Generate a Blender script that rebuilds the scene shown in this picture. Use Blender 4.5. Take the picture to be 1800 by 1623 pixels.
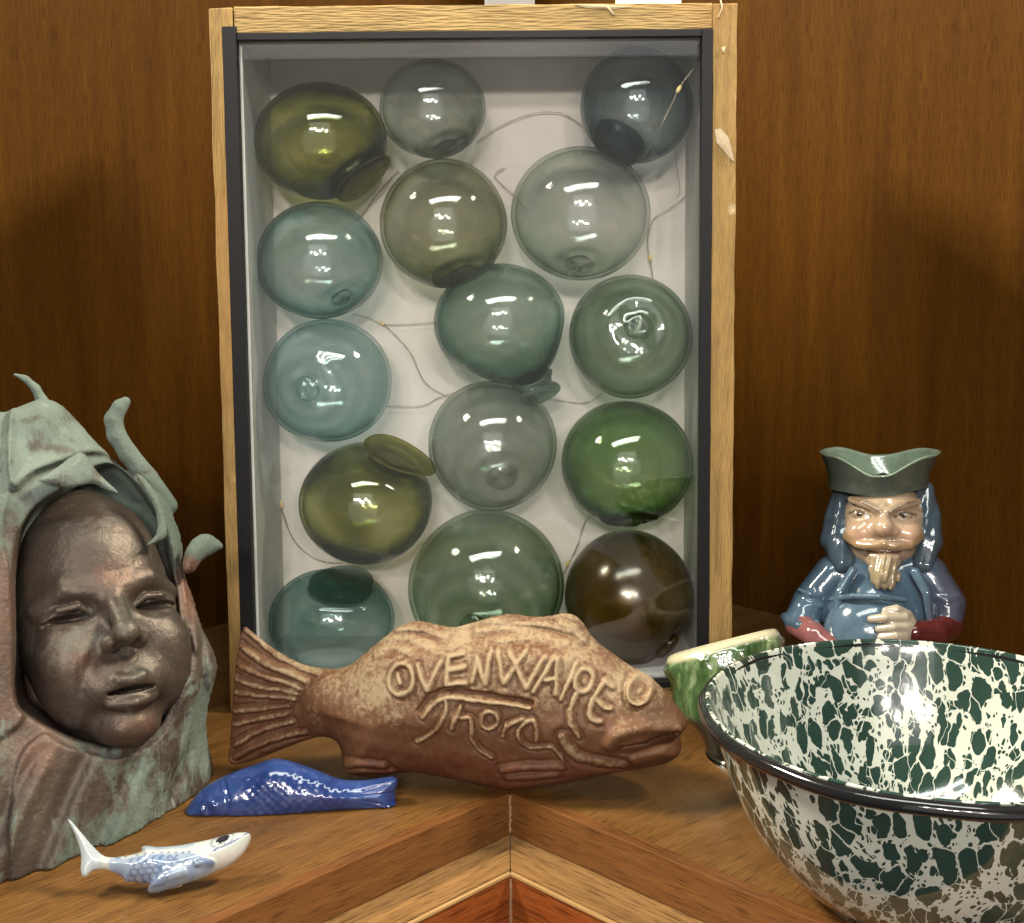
import bpy, bmesh, math, random
import numpy as np
from mathutils import Vector, Matrix

sc = bpy.context.scene
for o in list(bpy.data.objects):
    bpy.data.objects.remove(o)
COL = sc.collection
R = math.radians

# ------------------------------------------------------------------ camera
F_PX, CX, CY = 2241.0, 900.0, 654.0          # focal length and principal point in photo pixels
PITCH, ROLL = R(5.8), R(0.5)
CAM = np.array([0.0, -0.644, 0.288])
cam_d = bpy.data.cameras.new('camera')
cam_d.sensor_width = 36.0
cam_d.lens = F_PX / 1800.0 * 36.0
cam_d.shift_y = -(811.5 - CY) / 1800.0
cam_d.clip_start = 0.01
cam_d.clip_end = 50
cam = bpy.data.objects.new('camera', cam_d)
COL.objects.link(cam)
cam.location = CAM
cam.rotation_euler = (Matrix.Rotation(R(90) - PITCH, 3, 'X') @ Matrix.Rotation(-ROLL, 3, 'Z')).to_euler()
sc.camera = cam

# ------------------------------------------------------------------ light of the room
world = bpy.data.worlds.new('World')
sc.world = world
world.use_nodes = True
wb = world.node_tree.nodes['Background']
wb.inputs[0].default_value = (1.0, 0.93, 0.80, 1)
wb.inputs[1].default_value = 0.025

def area_lamp(name, loc, target, sx, sy, power, col, roll=0.0):
    d = bpy.data.lights.new(name, 'AREA')
    d.shape = 'RECTANGLE'; d.size = sx; d.size_y = sy
    d.energy = power; d.color = col
    o = bpy.data.objects.new(name, d)
    COL.objects.link(o)
    o.location = loc
    v = Vector(target) - Vector(loc)
    o.rotation_euler = (v.to_track_quat('-Z', 'Y').to_matrix() @ Matrix.Rotation(roll, 3, 'Z')).to_euler()
    o['label'] = 'rectangular area lamp'
    return o

def bulb_lamp(name, loc, power, rad, col):
    d = bpy.data.lights.new(name, 'POINT')
    d.energy = power; d.shadow_soft_size = rad; d.color = col
    o = bpy.data.objects.new(name, d)
    COL.objects.link(o)
    o.location = loc
    return o

# twin fluorescent tubes on the ceiling in front of the shelf
for k in (0, 1):
    area_lamp('tube_lamp', (0.0, -0.38 - 0.12 * k, 0.95 + 0.03 * k), (0.0, 0.05, 0.1), 0.80, 0.048, 1.35, (0.96, 1.0, 0.93), R(9))
# the ceiling fixtures carry on to both sides of the corner
area_lamp('ceiling_lamp', (-1.25, 0.02, 1.50), (0.15, 0.2, 0.25), 0.50, 0.30, 46.0, (1.0, 0.90, 0.70))
area_lamp('ceiling_lamp', (1.25, 0.02, 1.50), (-0.15, 0.2, 0.25), 0.50, 0.30, 34.0, (1.0, 0.90, 0.70))
# pale window of the room far behind the viewer
area_lamp('window_light', (0.03, -3.2, 1.62), (0.03, 0.1, 1.62), 2.1, 1.5, 6.0, (1.0, 0.97, 0.98))
# added soft fill lamp behind the camera, brightens the top of the box interior
area_lamp('fill_lamp', (0.0, -3.6, -0.40), (0.0, 0.1, -0.40), 3.4, 3.4, 9.5, (1.0, 0.96, 0.90))
# small warm bulbs farther back in the room
for (x, y, z, p) in ((-0.56, -2.3, 1.08, 14), (-0.30, -2.4, 1.16, 14), (-0.02, -2.4, 0.92, 15), (0.24, -2.5, 1.20, 14), (0.46, -2.2, 0.88, 15), (-0.16, -2.1, 0.84, 15)):
    bulb_lamp('bulb_lamp', (x, y, z), p, 0.042, (1.0, 0.90, 0.80))

vs = sc.view_settings
vs.view_transform = 'Standard'; vs.look = 'None'; vs.exposure = 1.22; vs.gamma = 1.0
vs.use_curve_mapping = False
sc.render.engine = 'CYCLES'
cy = sc.cycles
cy.max_bounces = 12; cy.transparent_max_bounces = 64; cy.diffuse_bounces = 4
cy.glossy_bounces = 5; cy.transmission_bounces = 8; cy.volume_bounces = 0
cy.use_denoising = True
cy.caustics_reflective = False; cy.caustics_refractive = False
cy.sample_clamp_indirect = 4.0

# ------------------------------------------------------------------ pixel helpers (layout arithmetic)
_cp, _sp = math.cos(PITCH), math.sin(PITCH)
def ray(px, py):
    x, y = px - CX, py - CY
    c, s = math.cos(ROLL), math.sin(ROLL)
    x, y = x * c - y * s, x * s + y * c
    x /= F_PX; y = -y / F_PX
    return np.array([x, _cp + y * _sp, -_sp + y * _cp])
def at_y(px, py, Y):
    d = ray(px, py); t = (Y - CAM[1]) / d[1]
    return CAM + t * d
def at_z(px, py, Z=0.0):
    d = ray(px, py); t = (Z - CAM[2]) / d[2]
    return CAM + t * d

# ------------------------------------------------------------------ object helpers
def tag(o, label=None, cat=None, group=None, kind=None):
    if label: o['label'] = label
    if cat: o['category'] = cat
    if group: o['group'] = group
    if kind: o['kind'] = kind
    return o
def empty(name, loc=(0, 0, 0)):
    o = bpy.data.objects.new(name, None)
    o.empty_display_size = 0.02
    COL.objects.link(o); o.location = loc
    return o
def attach(o, parent):
    if parent is not None:
        o.parent = parent
        bpy.context.view_layer.update()
        o.matrix_parent_inverse = parent.matrix_world.inverted()
    return o
def mesh_obj(name, verts, faces, mat, parent=None, smooth=True, cols=None):
    me = bpy.data.meshes.new(name)
    verts = np.asarray(verts, dtype=np.float64)
    if isinstance(faces, np.ndarray):
        a_, b_, c_ = verts[faces[:, 0]], verts[faces[:, 1]], verts[faces[:, 2]]
        if np.einsum('ij,ij->i', a_ - verts.mean(0), np.cross(b_ - a_, c_ - a_)).sum() < 0:
            faces = faces[:, ::-1].copy()
        nf, k = faces.shape
        me.vertices.add(len(verts)); me.vertices.foreach_set('co', verts.ravel())
        me.loops.add(nf * k); me.loops.foreach_set('vertex_index', faces.ravel().astype(np.int32))
        me.polygons.add(nf); me.polygons.foreach_set('loop_start', np.arange(0, nf * k, k, dtype=np.int32))
        me.update(calc_edges=True); me.validate()
    else:
        me.from_pydata(verts.tolist(), [], faces); me.update()
    if smooth:
        me.polygons.foreach_set('use_smooth', np.ones(len(me.polygons), dtype=bool))
    if cols:
        for nm, c in cols.items():
            at = me.color_attributes.new(nm, 'FLOAT_COLOR', 'POINT')
            c = np.asarray(c, dtype=np.float32)
            if c.ndim == 1: c = np.stack([c, c, c], -1)
            c4 = np.concatenate([c, np.ones((len(c), 1), np.float32)], 1)
            at.data.foreach_set('color', c4.ravel())
    if mat: me.materials.append(mat)
    o = bpy.data.objects.new(name, me)
    COL.objects.link(o)
    return attach(o, parent)
def bm_obj(name, bm, mat, parent=None, smooth=False):
    me = bpy.data.meshes.new(name)
    bm.normal_update(); bm.to_mesh(me); bm.free()
    if smooth:
        me.polygons.foreach_set('use_smooth', np.ones(len(me.polygons), dtype=bool))
    if mat: me.materials.append(mat)
    o = bpy.data.objects.new(name, me)
    COL.objects.link(o)
    return attach(o, parent)
def box(name, lo, hi, mat, parent=None, bevel=0.0006, M=None, wob=0.0, cuts=0, seed=0):
    bm = bmesh.new()
    bmesh.ops.create_cube(bm, size=1.0)
    lo, hi = Vector(lo), Vector(hi)
    for v in bm.verts:
        v.co = Vector((lo[i] + (v.co[i] + 0.5) * (hi[i] - lo[i]) for i in range(3)))
    if cuts:
        ax = max(range(3), key=lambda i: hi[i] - lo[i])
        es = [e for e in bm.edges if abs((e.verts[0].co - e.verts[1].co)[ax]) > 1e-6]
        bmesh.ops.subdivide_edges(bm, edges=es, cuts=cuts, use_grid_fill=False)
        rn = random.Random(seed)
        for v in bm.verts:
            v.co += Vector((rn.uniform(-1, 1), rn.uniform(-1, 1), rn.uniform(-1, 1))) * wob
    if bevel:
        sharp = [e for e in bm.edges if e.calc_face_angle(0) > 0.6]
        bmesh.ops.bevel(bm, geom=sharp, offset=bevel, segments=2, affect='EDGES', profile=0.6)
    o = bm_obj(name, bm, mat, None)
    if M is not None: o.matrix_world = M
    bpy.context.view_layer.update()
    if parent is not None:
        o.parent = parent; o.matrix_parent_inverse = parent.matrix_world.inverted()
    return o
def prism(name, poly, z0, z1, mat, parent=None, bevel=0.0006, M=None):
    bm = bmesh.new()
    vs_ = [bm.verts.new((x, y, z0)) for x, y in poly]
    f = bm.faces.new(vs_); bm.normal_update()
    if f.normal.z > 0: f.normal_flip()
    r = bmesh.ops.extrude_face_region(bm, geom=[f])
    for v in r['geom']:
        if isinstance(v, bmesh.types.BMVert): v.co.z = z1
    bmesh.ops.recalc_face_normals(bm, faces=bm.faces)
    if bevel:
        bmesh.ops.bevel(bm, geom=list(bm.edges), offset=bevel, segments=2, affect='EDGES', profile=0.6)
    o = bm_obj(name, bm, mat, None)
    if M is not None: o.matrix_world = M
    bpy.context.view_layer.update()
    if parent is not None:
        o.parent = parent; o.matrix_parent_inverse = parent.matrix_world.inverted()
    return o
def catmull(pts, n=6, closed=False):
    P = np.asarray(pts, float); N = len(P); out = []
    rng = range(N) if closed else range(N - 1)
    for i in rng:
        if closed: p0, p1, p2, p3 = P[(i - 1) % N], P[i], P[(i + 1) % N], P[(i + 2) % N]
        else: p0, p1, p2, p3 = P[max(i - 1, 0)], P[i], P[i + 1], P[min(i + 2, N - 1)]
        for k in range(n):
            t = k / n
            out.append(0.5 * ((2 * p1) + (p2 - p0) * t + (2 * p0 - 5 * p1 + 4 * p2 - p3) * t * t + (3 * p1 - p0 - 3 * p2 + p3) * t ** 3))
    if not closed: out.append(P[-1])
    return np.array(out)
def tube(name, path, rad, mat, parent=None, sides=8, closed=False):
    path = np.asarray(path, float); n = len(path)
    rad = np.broadcast_to(np.asarray(rad, float), (n,))
    T = np.gradient(path, axis=0) if not closed else (np.roll(path, -1, 0) - np.roll(path, 1, 0))
    T /= np.linalg.norm(T, axis=1)[:, None] + 1e-12
    nv = np.cross(T[0], [0.3, 0.5, 0.8]); nv /= np.linalg.norm(nv)
    V = []
    for i in range(n):
        nv = nv - T[i] * (nv @ T[i]); nv /= np.linalg.norm(nv)
        b = np.cross(T[i], nv)
        for k in range(sides):
            a = 2 * math.pi * k / sides
            V.append(path[i] + rad[i] * (math.cos(a) * nv + math.sin(a) * b))
    Fc = []
    m = n if closed else n - 1
    for i in range(m):
        j = (i + 1) % n
        for k in range(sides):
            l = (k + 1) % sides
            Fc.append((i * sides + k, i * sides + l, j * sides + l, j * sides + k))
    if not closed:
        Fc.append(tuple(range(sides))[::-1]); Fc.append(tuple((n - 1) * sides + k for k in range(sides)))
    return mesh_obj(name, V, Fc, mat, parent)

# ------------------------------------------------------------------ material helpers
class NT:
    def __init__(s, name):
        s.m = bpy.data.materials.new(name); s.m.use_nodes = True
        s.t = s.m.node_tree; s.t.nodes.clear()
        s.out = s.n('ShaderNodeOutputMaterial')
    def n(s, typ, **kw):
        nd = s.t.nodes.new(typ)
        for k, v in kw.items(): setattr(nd, k, v)
        return nd
    def put(s, sock, v):
        if isinstance(v, bpy.types.NodeSocket): s.t.links.new(v, sock)
        elif isinstance(v, (tuple, list)):
            sock.default_value = (*v, 1) if (len(v) == 3 and sock.type == 'RGBA') else v
        else: sock.default_value = v
    def math(s, op, a, b=0.0, c=None, clamp=False):
        nd = s.n('ShaderNodeMath', operation=op); nd.use_clamp = clamp
        s.put(nd.inputs[0], a); s.put(nd.inputs[1], b)
        if c is not None: s.put(nd.inputs[2], c)
        return nd.outputs[0]
    def mix(s, f, a, b, mode='MIX'):
        nd = s.n('ShaderNodeMix', data_type='RGBA', blend_type=mode)
        s.put(nd.inputs[0], f); s.put(nd.inputs[6], a); s.put(nd.inputs[7], b)
        return nd.outputs[2]
    def coord(s, scale=(1, 1, 1), kind='Object', rot=(0, 0, 0), loc=(0, 0, 0)):
        tc = s.n('ShaderNodeTexCoord'); mp = s.n('ShaderNodeMapping')
        s.put(mp.inputs[0], tc.outputs[kind])
        mp.inputs['Location'].default_value = loc
        mp.inputs['Scale'].default_value = scale; mp.inputs['Rotation'].default_value = rot
        return mp.outputs[0]
    def noise(s, vec, scale, detail=4, rough=0.55, dist=0.0, out='Fac'):
        nd = s.n('ShaderNodeTexNoise')
        s.put(nd.inputs['Vector'], vec); nd.inputs['Scale'].default_value = scale
        nd.inputs['Detail'].default_value = detail; nd.inputs['Roughness'].default_value = rough
        nd.inputs['Distortion'].default_value = dist
        return nd.outputs[out]
    def ramp(s, f, stops, interp='LINEAR'):
        nd = s.n('ShaderNodeValToRGB'); nd.color_ramp.interpolation = interp
        el = nd.color_ramp.elements
        while len(el) < len(stops): el.new(0.5)
        for e, (p, c) in zip(el, stops):
            e.position = p
            e.color = (*c, 1) if isinstance(c, (tuple, list)) else (c, c, c, 1)
        s.put(nd.inputs[0], f)
        return nd.outputs[0]
    def attr(s, name, out='Fac'):
        nd = s.n('ShaderNodeAttribute'); nd.attribute_name = name
        return nd.outputs[out]
    def bump(s, h, strength, dist=0.001, normal=None):
        nd = s.n('ShaderNodeBump'); nd.inputs['Strength'].default_value = strength
        nd.inputs['Distance'].default_value = dist
        s.put(nd.inputs['Height'], h)
        if normal is not None: s.put(nd.inputs['Normal'], normal)
        return nd.outputs[0]
    def pbr(s, col, rough=0.5, metal=0.0, spec=0.5, normal=None, coat=0.0, coat_rough=0.05, **kw):
        p = s.n('ShaderNodeBsdfPrincipled')
        s.put(p.inputs['Base Color'], col); s.put(p.inputs['Roughness'], rough)
        s.put(p.inputs['Metallic'], metal); s.put(p.inputs['Specular IOR Level'], spec)
        s.put(p.inputs['Coat Weight'], coat); s.put(p.inputs['Coat Roughness'], coat_rough)
        if normal is not None: s.put(p.inputs['Normal'], normal)
        for k, v in kw.items(): s.put(p.inputs[k], v)
        s.t.links.new(p.outputs[0], s.out.inputs[0])
        return s.m

def solid_glass(name, tint, rough=0.02):
    """solid lump of tinted bottle glass"""
    t = NT(name); v = t.coord()
    g = t.n('ShaderNodeBsdfGlass'); g.inputs['Color'].default_value = (*tint, 1); g.inputs['Roughness'].default_value = rough; g.inputs['IOR'].default_value = 1.48
    t.put(g.inputs['Normal'], t.bump(t.noise(v, 130, 3, 0.6, 0.8), 0.5, 0.0018))
    tr = t.n('ShaderNodeBsdfTransparent'); tr.inputs[0].default_value = (*[q ** 1.3 for q in tint], 1)
    mx = t.n('ShaderNodeMixShader'); mx.inputs[0].default_value = 0.42
    t.put(mx.inputs[1], tr.outputs[0]); t.put(mx.inputs[2], g.outputs[0])
    t.t.links.new(mx.outputs[0], t.out.inputs[0])
    return t.m

def wood_mat(name, dark, mid, light, axis='X', scale=1.0, rough=0.42, pores=0.5, rot=(0, 0, 0), loc=(0, 0, 0), spec=0.4, coat=0.0, bump=0.25):
    """veneer with long grain along one object axis: broad figure, fine streaks and short dark pores"""
    t = NT(name)
    ln = {'X': (1, 14, 14), 'Y': (14, 1, 14), 'Z': (14, 14, 1)}[axis]
    v = t.coord(tuple(scale * q for q in ln), rot=rot, loc=loc)
    big = t.noise(v, 1.6, 3, 0.5, 0.6)
    fine = t.noise(v, 14, 5, 0.65)
    v2 = t.coord(tuple(scale * q * (2.2 if q == 1 else 4.2) for q in ln), rot=rot, loc=loc)
    por = t.noise(v2, 9, 2, 0.5)
    f = t.math('ADD', t.math('MULTIPLY', big, 0.62), t.math('MULTIPLY', fine, 0.38))
    c = t.ramp(f, [(0.30, dark), (0.50, mid), (0.70, light)])
    pm = t.ramp(por, [(0.54, 0.0), (0.62, 1.0)])
    c = t.mix(t.math('MULTIPLY', pm, pores), c, tuple(q * 0.45 for q in dark))
    h = t.math('SUBTRACT', t.math('MULTIPLY', fine, 0.5), t.math('MULTIPLY', pm, 0.6))
    rr = t.math('ADD', rough - 0.06, t.math('MULTIPLY', fine, 0.14))
    return t.pbr(c, rr, spec=spec, normal=t.bump(h, bump, 0.0004), coat=coat, coat_rough=0.25)

def glaze_mat(name, col, rough=0.12, var=0.15, scale=60, bump=0.15, coat=0.6):
    t = NT(name); v = t.coord()
    n1 = t.noise(v, scale, 4, 0.6)
    c = t.mix(n1, tuple(q * (1 - var) for q in col), tuple(min(1, q * (1 + var)) for q in col))
    return t.pbr(c, rough, normal=t.bump(t.noise(v, scale * 1.5, 2), bump, 0.0006), coat=coat, coat_rough=0.04)

def glass_mat(name, tint, dens, rough=0.03, bump=0.12, veil=0.0, veil_col=None):
    """blown glass wall: absorbs light by the length of its path through the wall (Beer's law, longer at a slant)"""
    t = NT(name); v = t.coord()
    nb = t.bump(t.noise(v, 55, 3, 0.6, 0.4), bump, 0.0015)
    lw = t.n('ShaderNodeLayerWeight'); lw.inputs[0].default_value = 0.5
    sch = t.math('ADD', t.math('MULTIPLY', t.math('POWER', lw.outputs['Facing'], 5.0), 0.75), 0.075, clamp=True)
    cosn = t.math('POWER', t.math('MAXIMUM', t.math('SUBTRACT', 1.0, lw.outputs['Facing']), 0.11), 1.55)
    thick = t.math('MULTIPLY', t.attr('thick'), t.math('ADD', 0.65, t.math('MULTIPLY', t.noise(v, 24, 4, 0.6, 1.2), 0.7)))
    path = t.math('MULTIPLY', t.math('DIVIDE', dens, cosn), thick)
    cc = t.n('ShaderNodeCombineColor')
    for k in range(3):
        t.put(cc.inputs[k], t.math('POWER', tint[k], path))
    tr = t.n('ShaderNodeBsdfTransparent'); t.put(tr.inputs[0], cc.outputs[0])
    gl = t.n('ShaderNodeBsdfGlossy'); gl.inputs['Roughness'].default_value = rough
    t.put(gl.inputs['Normal'], nb)
    surf = tr.outputs[0]
    if veil > 0:     # faintly milky skin; reflections of the surroundings imitated in its mottled colour
        df = t.n('ShaderNodeBsdfDiffuse'); df.inputs[0].default_value = (*(veil_col or tuple(min(1, 0.15 + 0.6 * q) for q in tint)), 1)
        m2 = t.n('ShaderNodeMixShader')
        dn = t.ramp(t.noise(v, 38, 6, 0.7, 0.5), [(0.30, 0.35), (0.75, 1.0)])
        t.put(m2.inputs[0], t.math('MULTIPLY', dn, veil * 0.5))
        t.put(m2.inputs[1], surf); t.put(m2.inputs[2], df.outputs[0])
        surf = m2.outputs[0]
    mx = t.n('ShaderNodeMixShader')
    t.put(mx.inputs[0], sch); t.put(mx.inputs[1], surf); t.put(mx.inputs[2], gl.outputs[0])
    t.t.links.new(mx.outputs[0], t.out.inputs[0])
    return t.m

# ------------------------------------------------------------------ sculpting helpers (signed distance fields -> mesh)
def smin(a, b, k):
    h = np.clip(0.5 + 0.5 * (b - a) / k, 0, 1)
    return b + (a - b) * h - k * h * (1 - h)
def smax(a, b, k): return -smin(-a, -b, k)
def ell(P, c, r):
    q = [(P[i] - c[i]) for i in range(3)]
    k0 = np.sqrt(sum((q[i] / r[i]) ** 2 for i in range(3))) + 1e-6
    k1 = np.sqrt(sum((q[i] / (r[i] * r[i])) ** 2 for i in range(3))) + 1e-9
    return k0 * (k0 - 1) / k1
def cap(P, a, b, ra, rb=None):
    if rb is None: rb = ra
    a, b = np.asarray(a, float), np.asarray(b, float); d = b - a
    t = sum((P[i] - a[i]) * d[i] for i in range(3)) / (d @ d)
    t = np.clip(t, 0, 1).astype(np.float32)
    return np.sqrt(sum((P[i] - a[i] - t * d[i]) ** 2 for i in range(3))) - (ra + (rb - ra) * t)
def chain(P, pts, rads, k=0):
    f = None
    for i in range(len(pts) - 1):
        g = cap(P, pts[i], pts[i + 1], rads[i], rads[i + 1])
        f = g if f is None else (np.minimum(f, g) if k == 0 else smin(f, g, k))
    return f
def poly2d(X, Y, poly):
    """signed distance to a polygon, negative inside"""
    poly = np.asarray(poly, float); n = len(poly)
    d = np.full(X.shape, 1e9, np.float32); ins = np.zeros(X.shape, bool)
    for i in range(n):
        a, b = poly[i], poly[(i + 1) % n]; e = b - a
        wx, wy = X - a[0], Y - a[1]
        t = np.clip((wx * e[0] + wy * e[1]) / (e @ e + 1e-12), 0, 1)
        d = np.minimum(d, (wx - e[0] * t) ** 2 + (wy - e[1] * t) ** 2)
        c = (a[1] > Y) != (b[1] > Y)
        if abs(e[1]) > 1e-12:
            ins ^= c & (X < e[0] * (Y - a[1]) / e[1] + a[0])
    d = np.sqrt(d)
    return np.where(ins, -d, d)
def line2d(X, Y, pts):
    d = np.full(X.shape, 1e9, np.float32)
    for a, b in zip(pts[:-1], pts[1:]):
        a, b = np.asarray(a, float), np.asarray(b, float); e = b - a
        wx, wy = X - a[0], Y - a[1]
        t = np.clip((wx * e[0] + wy * e[1]) / (e @ e + 1e-12), 0, 1)
        d = np.minimum(d, (wx - e[0] * t) ** 2 + (wy - e[1] * t) ** 2)
    return np.sqrt(d)
def sstep(a, b, x):
    t = np.clip((x - a) / (b - a), 0, 1)
    return t * t * (3 - 2 * t)
def pnoise(P, s, seed=0):
    r = np.random.RandomState(seed); f = 0
    for k in range(6):
        d = r.normal(size=3); d /= np.linalg.norm(d)
        w = s * r.uniform(0.6, 1.7)
        f = f + np.sin((P[0] * d[0] + P[1] * d[1] + P[2] * d[2]) * w + r.uniform(0, 6.28))
    return f / 6
def grid(lo, hi, h):
    ax = [np.arange(lo[i], hi[i] + h, h, dtype=np.float32) for i in range(3)]
    return np.meshgrid(*ax, indexing='ij')
def surfnet(V, lo, h):
    """naive surface nets over a scalar grid; returns verts and quads of the zero level"""
    S = V < 0
    nx, ny, nz = V.shape
    c = np.zeros((nx - 1, ny - 1, nz - 1), np.int8)
    for i in (0, 1):
        for j in (0, 1):
            for k in (0, 1):
                c += S[i:nx - 1 + i, j:ny - 1 + j, k:nz - 1 + k]
    act = (c > 0) & (c < 8)
    I = np.argwhere(act)
    idx = np.full(act.shape, -1, np.int64); idx[act] = np.arange(len(I))
    acc = np.zeros((len(I), 3)); cnt = np.zeros(len(I))
    corners = [(i, j, k) for i in (0, 1) for j in (0, 1) for k in (0, 1)]
    for a in corners:
        for d in range(3):
            if a[d]: continue
            b = list(a); b[d] = 1
            va = V[I[:, 0] + a[0], I[:, 1] + a[1], I[:, 2] + a[2]].astype(float)
            vb = V[I[:, 0] + b[0], I[:, 1] + b[1], I[:, 2] + b[2]].astype(float)
            m = (va < 0) != (vb < 0)
            t = np.where(m, va / np.where(m, va - vb, 1), 0)
            p = np.tile(np.array(a, float), (len(I), 1)); p[:, d] += t
            acc[m] += p[m]; cnt[m] += 1
    vert = (I + acc / cnt[:, None]) * h + np.asarray(lo, float)
    quads = []
    for d in range(3):
        u, v = (d + 1) % 3, (d + 2) % 3
        sl0 = [slice(None)] * 3; sl1 = [slice(None)] * 3
        sl0[d] = slice(0, V.shape[d] - 1); sl1[d] = slice(1, V.shape[d])
        ch = S[tuple(sl0)] != S[tuple(sl1)]
        E = np.argwhere(ch)
        E = E[(E[:, u] > 0) & (E[:, v] > 0) & (E[:, u] < V.shape[u] - 1) & (E[:, v] < V.shape[v] - 1)]
        q = []
        for du, dv in ((1, 1), (0, 1), (0, 0), (1, 0)):
            e = E.copy(); e[:, u] -= du; e[:, v] -= dv
            q.append(idx[e[:, 0], e[:, 1], e[:, 2]])
        q = np.stack(q, 1)
        flip = ~S[E[:, 0], E[:, 1], E[:, 2]]
        q[flip] = q[flip][:, ::-1]
        quads.append(q)
    Q = np.concatenate(quads)
    return vert, Q[(Q >= 0).all(1)]
def relax(V, Q, it=2, f=0.5):
    E = np.concatenate([Q[:, [0, 1]], Q[:, [1, 2]], Q[:, [2, 3]], Q[:, [3, 0]]])
    for _ in range(it):
        a = np.zeros_like(V); n = np.zeros(len(V))
        for i, j in ((0, 1), (1, 0)):
            for k in range(3): a[:, k] += np.bincount(E[:, i], V[E[:, j], k], len(V))
            n += np.bincount(E[:, i], minlength=len(V))
        V = V + f * (a / np.maximum(n, 1)[:, None] - V)
    return V
class Frame:
    """local frame facing the viewer of a standing thing: u right, v down (photo pixels at that distance), w towards the room"""
    def __init__(s, px, py, Y):
        s.O = at_y(px, py, Y); d = ray(px, py); s.u0, s.v0 = px, py
        L = s.O - CAM; rng = np.linalg.norm(L)
        s.N = -L / rng
        s.Rt = np.cross([0, 0, 1.0], s.N); s.Rt /= np.linalg.norm(s.Rt)
        s.U = np.cross(s.N, s.Rt)
        # photo pixels at that place (roll undone)
        e = 2.0
        def pj(P):
            q = P - CAM; D = q @ np.array([0, _cp, -_sp])
            return np.array([F_PX * q[0] / D, -F_PX * (q @ np.array([0, _sp, _cp])) / D])
        p0 = pj(s.O); J = np.stack([(pj(s.O + 1e-3 * a) - p0) / 1e-3 for a in (s.Rt, s.U)], 1)
        c, sn = math.cos(ROLL), math.sin(ROLL)
        Rl = np.array([[c, sn], [-sn, c]])
        s.J = np.linalg.inv(Rl @ J)                         # photo pixel offset -> metres along Rt, U
        s.s = math.sqrt(abs(np.linalg.det(s.J)))
    def w(s, V):
        V = np.asarray(V, float)
        ab = (V[..., :2] - [s.u0, s.v0]) @ s.J.T
        return s.O + ab[..., :1] * s.Rt + ab[..., 1:2] * s.U + V[..., 2:3] * s.s * s.N
    def z(s, P):
        du, dv = P[0] - s.u0, P[1] - s.v0
        a = s.J[0, 0] * du + s.J[0, 1] * dv; b = s.J[1, 0] * du + s.J[1, 1] * dv
        return (s.O[2] + a * s.Rt[2] + b * s.U[2] + P[2] * s.s * s.N[2]) / s.s      # height above the shelf in px
def sculpt(name, fr, fn, lo, hi, h, mat, parent, colfn=None, smooth_it=1):
    P = grid(lo, hi, h)
    V, Q = surfnet(fn(P).astype(np.float32), lo, h)
    if smooth_it: V = relax(V, Q, smooth_it)
    cols = colfn(V.T) if colfn else None
    Wd = fr.w(V)
    # local (u,v,w) is left-handed towards world: flip
    return mesh_obj(name, Wd, Q[:, ::-1].copy(), mat, parent, True, cols)
# ------------------------------------------------------------------ the corner shelf (setting)
M_panel = wood_mat('panel_veneer', (0.037, 0.0128, 0.0008), (0.051, 0.0188, 0.0011), (0.068, 0.0270, 0.0017), 'Z', 3.6, 0.55, 0.45, spec=0.06, bump=0.35)
M_shelf = wood_mat('shelf_veneer', (0.080, 0.034, 0.008), (0.122, 0.056, 0.014), (0.166, 0.084, 0.025), 'X', 3.2, 0.42, 0.75, spec=0.35)
M_strip = wood_mat('edge_strip_wood', (0.088, 0.031, 0.007), (0.126, 0.049, 0.012), (0.168, 0.073, 0.020), 'X', 3.0, 0.44, 0.7)
M_ledge = wood_mat('ledge_wood', (0.135, 0.065, 0.020), (0.205, 0.108, 0.037), (0.27, 0.155, 0.060), 'X', 2.6, 0.47, 0.95)
M_front = wood_mat('front_veneer', (0.13, 0.028, 0.005), (0.195, 0.048, 0.009), (0.26, 0.075, 0.016), 'X', 3.0, 0.44, 0.8)
M_raw = wood_mat('bare_wood_edge', (0.22, 0.12, 0.045), (0.30, 0.18, 0.07), (0.38, 0.25, 0.11), 'X', 2.0, 0.6, 0.3)

APX = -0.003
def diag(sign, off=0.0, z=0.0):
    """frame whose X runs along a shelf arm away from the apex; sign -1 left arm, +1 right arm; Y points back into the shelf"""
    if sign < 0: ex, ey = Vector((-1, -1, 0)).normalized(), Vector((-1, 1, 0)).normalized()
    else: ex, ey = Vector((1, -1, 0)).normalized(), Vector((1, 1, 0)).normalized()
    ez = Vector((0, 0, 1))
    return Matrix(((ex.x, ey.x, 0, APX), (ex.y, ey.y, 0, off), (0, 0, 1, z), (0, 0, 0, 1)))
def to_diag(M, pts):
    Mi = M.inverted()
    return [tuple((Mi @ Vector((x, y, M.translation.z)))[:2]) for x, y in pts]

D = 0.528 - 0.0
LA = 0.62
a = 0.008 * math.sqrt(2)          # strip width measured along the centre line
# one veneered sheet cut to an L; grain runs with the left arm
Ml = diag(-1)
polyw = [(APX, a), (APX - LA, a - LA), (APX - LA - 0.4, a - LA + 0.4), (APX, D + 0.03), (APX + LA + 0.4, a - LA + 0.4), (APX + LA, a - LA)]
shelf = prism('shelf', to_diag(Ml, polyw), -0.0222, 0.0, M_shelf, None, 0.0003, Ml)
tag(shelf, 'oak veneered corner shelf board', None, None, 'structure')
for s in (-1, 1):
    Md = diag(s)
    pl = [(0.0, 0.0), (LA, 0.0), (LA, 0.0079), (0.0, 0.0079)]
    # mitred end at the apex
    pl[3] = (0.0079 * (1 if s < 0 else 1) * -1, 0.0079)
    pl = [(0.00015, 0), (LA, 0), (LA, 0.0079), (0.00015 - 0.0079, 0.0079)]
    prism('edge_strip', pl, -0.0226, 0.0004, M_strip, shelf, 0.0007, Md)
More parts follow.
